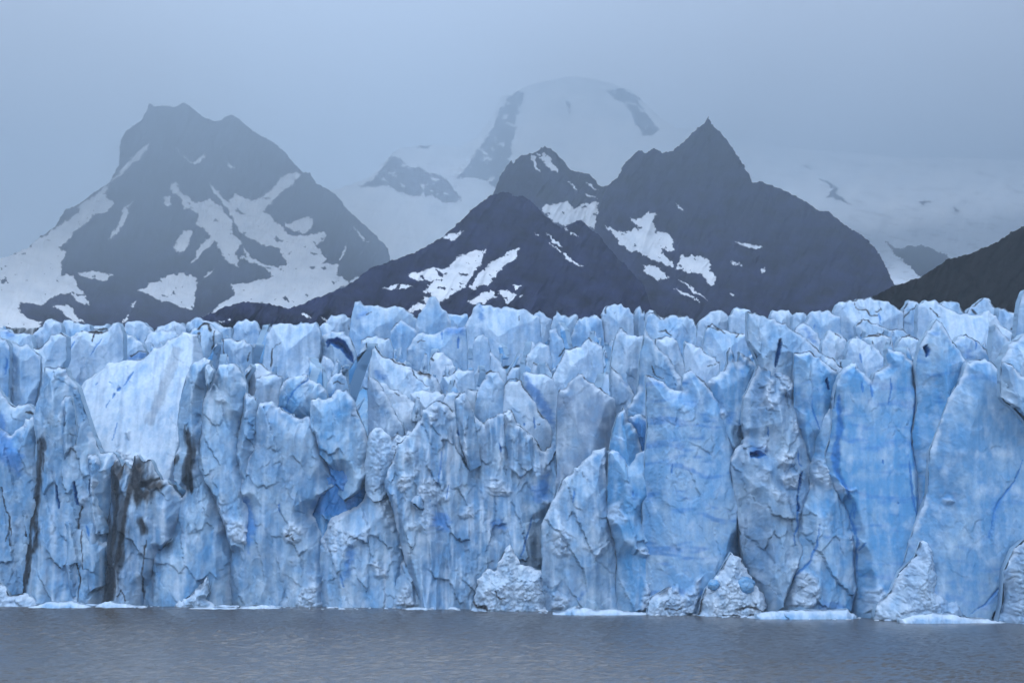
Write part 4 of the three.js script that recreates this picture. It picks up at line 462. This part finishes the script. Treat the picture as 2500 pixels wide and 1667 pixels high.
// small shards wedged everywhere between the large pieces
{
  const shapes = [];
  for (let k = 0; k < 12; k++) { // a broken wedge: a hull of few planes, finely netted and chipped
    const w = lerp(12, 38, rnd()), h = lerp(42, 92, rnd()), px = lerp(-0.6, 0.6, rnd()) * w, q = [[-w / 2, 0], [lerp(-w * 0.45, px, 0.3), -h * lerp(0.3, 0.6, rnd())], [px - 2, -h], [px + w * 0.12, -h * 0.95], [lerp(w * 0.4, px, 0.3), -h * lerp(0.35, 0.75, rnd())], [w / 2, 0]];
    const g = ice(q.map(([a, b]) => [CX + a, HORIZON + b]), 620, { T: 4, L: lerp(0.8, 2, rnd()), R: lerp(0.6, 1.6, rnd()), top: 1.2, white: k % 2 ? 0.35 : 0, tint: k % 2 ? -0.1 : lerp(0.1, 0.5, rnd()), crest: rnd() < 0.4 ? 0.5 : 0, fine: 1.2, foot: -9, teeth: 3 });
    g.translate(0, -EYE, 620); shapes.push(g);
  }
  const sides = [[800, 'below the left mountain'], [1350, 'below the long ridge'], [1950, 'below the pointed peak'], [9999, 'below the dark hill']];
  for (let i = 0; i < 300; i++) {
    const u = lerp(-60, 2560, rnd()), t = rnd() ** 0.9, D = front(clamp(u, 0, 2500)) + 19 + t * (SPAN - 34), y = fieldY(clamp(u, 0, 2500), D);
    if (u > 160 && u < 500 && t < 0.45) continue;
    const o = named(new THREE.Mesh(shapes[i % shapes.length], iceMaterial), 'ice_shard'), side = sides.find((q) => u < q[0])[1], row = t < 0.5 ? 'near' : 'far';
    const s = lerp(0.6, t > 0.72 ? 0.8 : 1.6, rnd() ** 2), tall = lerp(0.85, 1.25, rnd()), lean = lerp(-0.5, 0.3, rnd());
    tag(o, `${s * tall > 1 ? 'large' : 'small'} ${i % 2 ? 'whitish' : 'bluish'} ice shard ${lean > 0.1 ? 'leaning left' : lean < -0.15 ? 'leaning right' : 'standing upright'}, ${row} half of the ice field ${side}`, 'ice shard', `${row} shards ${side}`);
    o.scale.set(s, s * tall, s); o.rotation.y = lerp(-0.8, 0.8, rnd()); o.rotation.z = lean;
    o.position.set((u - CX) / FOCAL * D, y - 2.2, -D);
  }
  // brash: bits of broken ice along the foot of the front
  const bits = []; for (let i = 0; i < 150; i++) {
    const u = lerp(-40, 2540, rnd()), w = 0.5 + 0.5 * noise(u * 0.006, 3, 1), s = lerp(0.15, 0.75, rnd() ** 3) * (0.4 + w), g = new THREE.IcosahedronGeometry(1, 1), p = g.attributes.position, k = rnd() * 99;
    for (let j = 0; j < p.count; j++) { const e = 1 + 0.5 * noise(p.getX(j) * 1.4 + k, p.getY(j) * 1.4, p.getZ(j) * 1.4); p.setXYZ(j, p.getX(j) * e * s * lerp(1.2, 3.2, (k * 7) % 1), p.getY(j) * e * s * 0.7, p.getZ(j) * e * s * 1.4); }
    const D = front(clamp(u, 0, 2500)) - 3 - 9 * rnd() ** 2; g.translate((u - CX) / FOCAL * D, 0.1, -D);
    const c = mix3(WHITE, BLUE, 0.5 * rnd()), a = new Float32Array(p.count * 3); for (let j = 0; j < p.count; j++) a.set(c, j * 3); g.setAttribute('color', new THREE.BufferAttribute(a, 3)); g.deleteAttribute('uv'); g.computeVertexNormals(); bits.push(g);
  }
  const o = named(new THREE.Mesh(mergeGeometries(bits), new THREE.MeshStandardMaterial({ name: 'brash_ice', vertexColors: true, roughness: 0.6 })), 'brash_ice');
  tag(o, 'small broken bits of floating ice along the foot of the ice front', 'brash ice'); o.userData.kind = 'stuff';
}

// ---------------------------------------------------------------- mountains: ridges whose slopes run back into the mist as they climb
const rock = (name, c) => new THREE.MeshPhysicalMaterial({ name, specularIntensity: 0.1, color: new THREE.Color(...c), vertexColors: true, roughness: 0.95, side: THREE.DoubleSide });
const rockMaterial = rock('mountain_rock', [1, 1, 1]);
const snowMaterial = new THREE.MeshStandardMaterial({ name: 'mountain_snow', vertexColors: true, roughness: 0.9, side: THREE.DoubleSide });
/* An outline in the frame; D runs from d[0] at line d[1] to d[2] at line d[3] (metres, lines of the frame). patches: outlines of snow on rock, or of rock on snow. */
function mountain(name, label, outline, d, o) {
  const { relief = 0.045, patches = [], snowy = false, tone = [0.011, 0.015, 0.040], fine = 2.2, jag = 5 } = o;
  const p = trace(outline), { pts, faces } = net(p, fine), n = pts.length, P = new Float32Array(n * 3), kx = rnd() * 50;
  for (let i = 0; i < n; i++) {
    let [u, v, rim] = pts[i];
    const t = clamp((v - d[1]) / (d[3] - d[1]), 0, 1.2); let D = lerp(d[0], d[2], t ** (o.curve ?? 1.5));
    const rid = 1 - Math.abs(fbm(u * 0.009 + kx + v * 0.004, v * 0.004, 3, 5)) * 2.2, gul = fbm(u * 0.03 + kx + v * 0.012, v * 0.012, 7, 4);
    D *= 1 - relief * (rid + 0.45 * gul);
    const ju = jag * (0.9 * fbm(u * 0.07, v * 0.07, 11, 4) + 0.7 * fbm(u * 0.2, v * 0.2, 13, 3)), jv = jag * (1.1 * fbm(u * 0.07, v * 0.07, 17, 4) + 0.9 * fbm(u * 0.2, v * 0.2, 19, 3)); u += ju * (rim ? 1 : 0.4); v += jv * (rim ? 1 : 0.4);
    P.set([(u - CX) / FOCAL * D, EYE + (HORIZON - v) / FOCAL * D, -D], i * 3);
  }
  const ps = patches.map((t) => { const q = trace(t); return [q, box(q, 12)]; }), lists = ps.map(() => []), rest = [];
  for (let f = 0; f < faces.length; f += 3) {
    const [a, b, c] = [pts[faces[f]], pts[faces[f + 1]], pts[faces[f + 2]]], u = (a[0] + b[0] + c[0]) / 3, v = (a[1] + b[1] + c[1]) / 3;
    const ju = u + 14 * fbm(u * 0.035, v * 0.05, 21, 5) + 6 * fbm(u * 0.16, v * 0.2, 23, 3), jv = v + 11 * fbm(u * 0.05, v * 0.035, 27, 5) + 5 * fbm(u * 0.2, v * 0.16, 29, 3), bare = (o.bare ?? 0.42) < fbm(u * 0.045 - v * 0.02, v * 0.06, 33, 4) + 0.12;
    let k = -1; if (!bare) for (let i = 0; i < ps.length; i++) if (within(ps[i][1], u, v) && inside(ps[i][0], ju, jv)) { k = i; break; }
    (k < 0 ? rest : lists[k]).push(faces[f], faces[f + 1], faces[f + 2]);
  }
  const whole = new THREE.BufferGeometry(); whole.setAttribute('position', new THREE.BufferAttribute(P, 3)); whole.setIndex(faces); whole.computeVertexNormals();
  const normals = whole.attributes.normal.array;
  const cut = (list, isSnow) => {
    const map = new Map(), idx = list.map((i) => { if (!map.has(i)) map.set(i, map.size); return map.get(i); }), q = new Float32Array(map.size * 3), nn = new Float32Array(map.size * 3), c = new Float32Array(map.size * 3);
    for (const [i, k] of map) {
      q.set(P.subarray(i * 3, i * 3 + 3), k * 3); nn.set(normals.subarray(i * 3, i * 3 + 3), k * 3);
      const [u, v] = pts[i], g = fbm(u * 0.02 + kx, v * 0.03, 41, 5), st = fbm(u * 0.02 + v * 0.03, v * 0.09 - u * 0.02, 47, 4);
      c.set(isSnow ? [0.46 + 0.15 * g, 0.50 + 0.13 * g, 0.54 + 0.10 * g].map((a) => (o.fresh ?? 1) * a * (1 - (o.dirty ?? 0.12) * smooth(0.05, 0.35, st))) : tone.map((a) => a * (1 + 1.3 * g + 0.7 * st)), k * 3);
    }
    const g = new THREE.BufferGeometry(); g.setAttribute('position', new THREE.BufferAttribute(q, 3)); g.setAttribute('normal', new THREE.BufferAttribute(nn, 3)); g.setAttribute('color', new THREE.BufferAttribute(c, 3)); g.setIndex(idx);
    return g;
  };
  const root = named(new THREE.Mesh(cut(rest, snowy), snowy ? snowMaterial : rockMaterial), name);
  root.userData.kind = 'structure'; root.userData.label = label;
  lists.forEach((l) => { if (l.length > 6) named(new THREE.Mesh(cut(l, !snowy), snowy ? rockMaterial : snowMaterial), snowy ? 'rock_outcrop' : 'snow_patch', root); });
  return root;
}
mountain('mountain', 'broad dark mountain on the left with long snow gullies, its blunt top lost in mist', '7: -260,1260 -100,1215 0,1190 120,1142 180,1090 250,1042 298,962 345,946 420,890 500,840 545,752 550,650 577,600 650,550 670,510 682,474 710,490 762,484 800,491 842,470 880,490 920,530 972,556 1012,550 1062,524 1100,550 1162,602 1250,650 1310,700 1360,760 1386,795 1420,790 1452,842 1540,890 1602,970 1682,1040 1782,1140 1800,1240 1800,1580 -260,1580', [1700, 800, 17000, 255], { curve: 1.15, patches: [
  '7: -260,1240 -100,1210 0,1180 130,1128 270,1035 310,1012 360,970 352,950 430,900 500,845 482,890 522,940 490,962 440,985 372,1040 320,1080 270,1145 300,1160 282,1200 275,1262 340,1268 352,1310 412,1402 360,1388 320,1350 262,1355 190,1402 95,1384 90,1440 190,1478 130,1580 -260,1580',
  '7: 238,1402 310,1398 380,1480 330,1478 288,1430', '7: 500,840 560,770 640,690 682,658 676,690 602,762 530,822', '7: 786,668 885,752 940,700 938,732 890,764 830,712',
  '7: 772,840 812,838 832,890 902,930 962,920 1012,950 1062,1010 1060,1072 1112,1120 1082,1150 1100,1225 1040,1200 985,1098 962,1130 878,1206 922,1130 962,1080 900,1020 905,990 880,962 850,962 820,900 790,880',
  '7: 952,838 1002,880 1052,940 1070,888 1112,900 1152,930 1240,880 1282,820 1352,790 1384,800 1332,850 1240,930 1208,970 1282,1032 1330,1082 1402,1080 1482,1060 1494,1092 1450,1130 1492,1182 1480,1212 1552,1210 1552,1262 1604,1302 1502,1352 1400,1392 1330,1424 1200,1392 1100,1392 1000,1442 930,1462 1010,1400 1082,1350 1060,1300 1140,1300 1252,1270 1202,1220 1100,1180 1130,1178 1240,1222 1312,1222 1292,1150 1202,1120 1130,1090 1078,1030 1058,980 1008,922',
  '7: 360,1250 420,1240 512,1265 482,1286 400,1282', '7: 636,1332 702,1300 740,1280 822,1250 908,1275 892,1400 872,1424 792,1392 720,1372', '7: 838,1060 884,1064 862,1120 820,1168 802,1130', '7: 486,1098 540,1040 560,970 614,918 582,960 582,1010 532,1072',
  '7: 1298,1030 1372,1010 1412,988 1438,1010 1432,1050 1390,1072 1340,1052', '7: 1622,1038 1692,1112 1660,1102', '7: 1556,1194 1592,1128 1582,1172', '7: 1604,1292 1662,1268 1630,1312', '7: 745,905 770,900 790,940 765,945', '7: 595,1400 622,1384 612,1408', '7: 555,1480 580,1448 578,1476', '7: 1115,1140 1160,1190 1140,1184', '7: 935,1270 982,1236 960,1264', '7: 1025,730 1085,775 1060,770'] });
mountain('mountain', 'faint snow mountain in the middle distance, rock ribs showing through the mist', '7: -2600,1700 -2500,930 -900,960 -350,1380 0,1330 900,1000 1400,930 1500,880 1602,850 1682,820 1722,790 1802,702 1842,680 1982,664 2100,678 2182,640 2262,540 2302,440 8: 0,440 60,395 150,372 240,352 330,356 430,375 550,415 610,470 680,540 760,590 860,590 960,650 1100,800 1100,1400 -700,1500 7: 1500,1500 0,1700', [3900, 720, 22500, 190], { snowy: true, fine: 3.2, fresh: 1.14, curve: 0.8, dirty: 0.2, bare: 0.34, relief: 0.02, patches: [  // its left wing, out of view, is added to widen the haze
  '7: 1650,860 1702,830 1742,790 1802,708 1832,730 1902,762 2002,800 2052,822 2100,880 2116,922 2042,930 1982,900 1902,900 1832,880 1782,850 1700,862', '7: 2080,830 2102,812 2152,750 2222,650 2290,530 2351,400 8: 60,420 20,560 0,700 -30,860 7: 2290,890 2232,832 2162,812', '7: 1900,672 1990,662 1950,680',
  '8: 420,420 520,400 582,440 602,500 682,602 602,628 590,590 562,560 530,480', '8: 250,460 270,470 268,515 252,512'] });
mountain('mountain', 'pale snowfields climbing into cloud on the right, a few dark outcrops', '8: 860,640 1000,610 1120,640 1260,680 1400,690 1600,700 1800,730 2000,720 2300,740 2600,720 2600,1400 1300,1400 900,1100', [2500, 690, 25000, 340], { snowy: true, fine: 3.2, fresh: 1.55, curve: 0.9, dirty: 0.35, bare: 2, relief: 0.035, patches: [
  '8: 1398,800 1462,838 1502,865 1482,880 1556,936 1490,915 1440,908 1472,866', '8: 1712,1105 1772,1140 1902,1128 1960,1150 2020,1190 1960,1260 1882,1268 1802,1205 1762,1170', '8: 1345,760 1382,780 1370,786', '8: 2030,950 2065,965 2040,975', '8: 1870,920 1920,925 1890,940'] });
mountain('mountain', 'knobby dark rocks with a snow saddle left of the pointed peak', '7: 2200,1000 2265,890 2302,800 2351,735 8: -20,830 0,752 40,714 72,712 100,702 150,672 192,692 242,745 272,785 350,795 385,830 405,860 442,850 482,820 520,1100 520,1300 -260,1300', [2300, 690, 4600, 350], { patches: ['8: 108,704 150,698 224,797 180,782 138,740', '8: 132,958 200,932 252,928 282,960 330,940 404,925 386,1030 404,1064 368,1050 310,1012 250,1036 188,1012', '8: 255,825 300,870 280,865', '8: 330,885 390,910 350,905', '8: 85,715 105,720 125,785 105,760', '8: 190,930 215,940 195,955', '8: 340,830 400,870 360,860'] });
mountain('mountain', 'pointed dark pyramid peak right of centre with scattered snow patches', '8: 360,1130 388,1012 400,960 432,880 482,820 512,760 560,708 582,688 612,706 652,678 692,702 742,690 792,650 842,600 890,560 903,536 916,566 962,612 1002,660 1042,722 1082,790 1106,836 1152,840 1222,860 1282,890 1342,920 1412,970 1452,970 1542,1040 1612,1080 1682,1152 1712,1212 1762,1312 1830,1360 1830,1580 300,1580', [1300, 790, 4700, 285], { jag: 6, patches: [
  '8: 434,1033 482,1060 522,1066 592,1040 540,1008 602,1000 632,970 667,985 646,1020 666,1062 722,1070 742,1130 736,1158 680,1130 702,1170 752,1232 650,1192 570,1154 530,1152 490,1100', '8: 752,1222 780,1170 842,1174 902,1195 912,1230 938,1280 918,1318 890,1292 880,1250 800,1252', '8: 602,1218 652,1220 728,1275 662,1288 620,1252', '8: 756,1278 812,1308 908,1383 840,1342', '8: 746,1328 802,1345 862,1383 790,1352', '8: 518,1258 584,1328 550,1312', '8: 1014,1112 1100,1120 1150,1136 1090,1138', '8: 1002,1198 1058,1222 1030,1217', '8: 1142,1238 1164,1230 1157,1257', '8: 744,935 788,968 765,962', '8: 1005,1345 1028,1355 1015,1360'] });
mountain('mountain', 'long dark ridge in front of the pyramid peak, streaked with snow low down', '7: 840,1580 860,1500 905,1470 1000,1422 1120,1385 1230,1395 1332,1417 1452,1370 1602,1310 1702,1230 1762,1210 1902,1160 2032,1090 2112,1020 2172,960 2252,900 2312,880 2351,886 8: 0,900 62,904 102,940 152,990 202,1032 232,1045 270,1030 302,1010 330,1020 362,1052 402,1082 452,1150 600,1300 700,1580 -300,1600', [950, 790, 1900, 455], { jag: 6, bare: 0.34, patches: [
  '7: 1752,1332 1832,1298 1892,1320 1820,1327', '7: 1876,1262 1982,1230 2062,1230 2112,1170 2232,1138 2202,1222 2152,1290 2122,1322 2052,1372 1952,1424 1850,1436 1940,1380 1950,1330 2002,1290 1932,1292 1892,1282', '7: 2150,1314 2232,1230 2312,1170 2382,1138 2372,1180 2312,1232 2242,1292 2182,1334', '7: 2140,1384 2252,1338 2302,1350 2202,1404', '8: 150,1068 234,1132 200,1122', '8: 166,1112 330,1228 250,1192', '8: 0,1308 48,1310 20,1328', '8: 228,1038 306,1090 270,1075', '7: 2030,1088 2130,1060 2080,1105', '7: 1380,1430 1440,1460 1410,1458', '7: 1450,1440 1520,1490 1500,1490', '7: 1000,1478 1060,1465 1040,1490', '8: -60,1330 20,1350 -20,1400', '8: 25,1350 55,1356 40,1362', '7: 2200,1300 2260,1292 2240,1312', '8: 105,1062 130,1080 118,1078'] });
mountain('hill', 'dark brown hill rising at the right edge behind the ice', '8: 1560,1420 1642,1372 1762,1312 1882,1270 2002,1192 2122,1160 2232,1110 2292,1070 2352,1040 2620,930 2620,1620 1560,1620', [780, 860, 960, 540], { tone: [0.004, 0.0036, 0.004], relief: 0.02 });

// ---------------------------------------------------------------- the lake: grey water with small wind waves, smoother under the ice on the right
{
  const axis = (a, b, s, far) => { const r = []; for (const f of far) r.push(a - f); r.reverse(); for (let x = a; x <= b; x += s) r.push(x); for (const f of far) r.push(b + f); return r; };
  const far = [2, 8, 30, 120, 500, 2000], xs = axis(-128, 128, 0.42, far), zs = axis(-545, -262, 0.55, [2, 8, 30, 120, 240, 800, 1600]);
  const w = xs.length, pos = new Float32Array(w * zs.length * 3), uv = new Float32Array(w * zs.length * 2), idx = [];
  zs.forEach((z, j) => xs.forEach((x, i) => {
    const on = smooth(-130, -126, x) * smooth(130, 126, x) * smooth(-547, -543, z) * smooth(-260, -264, z), u = CX - x / z * FOCAL, gap = front(clamp(u, 0, 2500)) + z;
    const lee = smooth(0, lerp(20, 70, smooth(900, 2300, u)), gap + 8 * noise(x * 0.02, z * 0.02, 4)), gust = 0.75 + 0.6 * fbm(x * 0.012, z * 0.012, 3, 3);
    const a = fbm(x * 0.24 + 0.1 * z, z * 0.4, 0.5, 2), b = noise(x * 0.75, z * 0.85, 7), c = noise(x * 1.3, z * 1.4, 12);
    const y = on * (0.06 + 0.94 * lee) * gust * (0.2 * a + 0.24 * b + 0.13 * c);
    const k = j * w + i; pos.set([x, y, z], k * 3); uv.set([x / 14, z / 14], k * 2);
  }));
  for (let j = 0; j + 1 < zs.length; j++) for (let i = 0; i + 1 < w; i++) { const a = j * w + i; idx.push(a, a + w, a + 1, a + 1, a + w, a + w + 1); }
  const g = new THREE.BufferGeometry(); g.setAttribute('position', new THREE.BufferAttribute(pos, 3)); g.setAttribute('uv', new THREE.BufferAttribute(uv, 2)); g.setIndex(idx); g.computeVertexNormals();
  const lake = named(new THREE.Mesh(g, new THREE.MeshPhysicalMaterial({ name: 'lake_water', color: new THREE.Color(0.056, 0.052, 0.048), roughness: 0.24, ior: 1.33, bumpMap: grain, bumpScale: 0.06 })), 'water');
  lake.userData.kind = 'structure'; lake.userData.label = 'grey wind-ruffled lake in front of the glacier';
}

renderer.render(scene, camera);
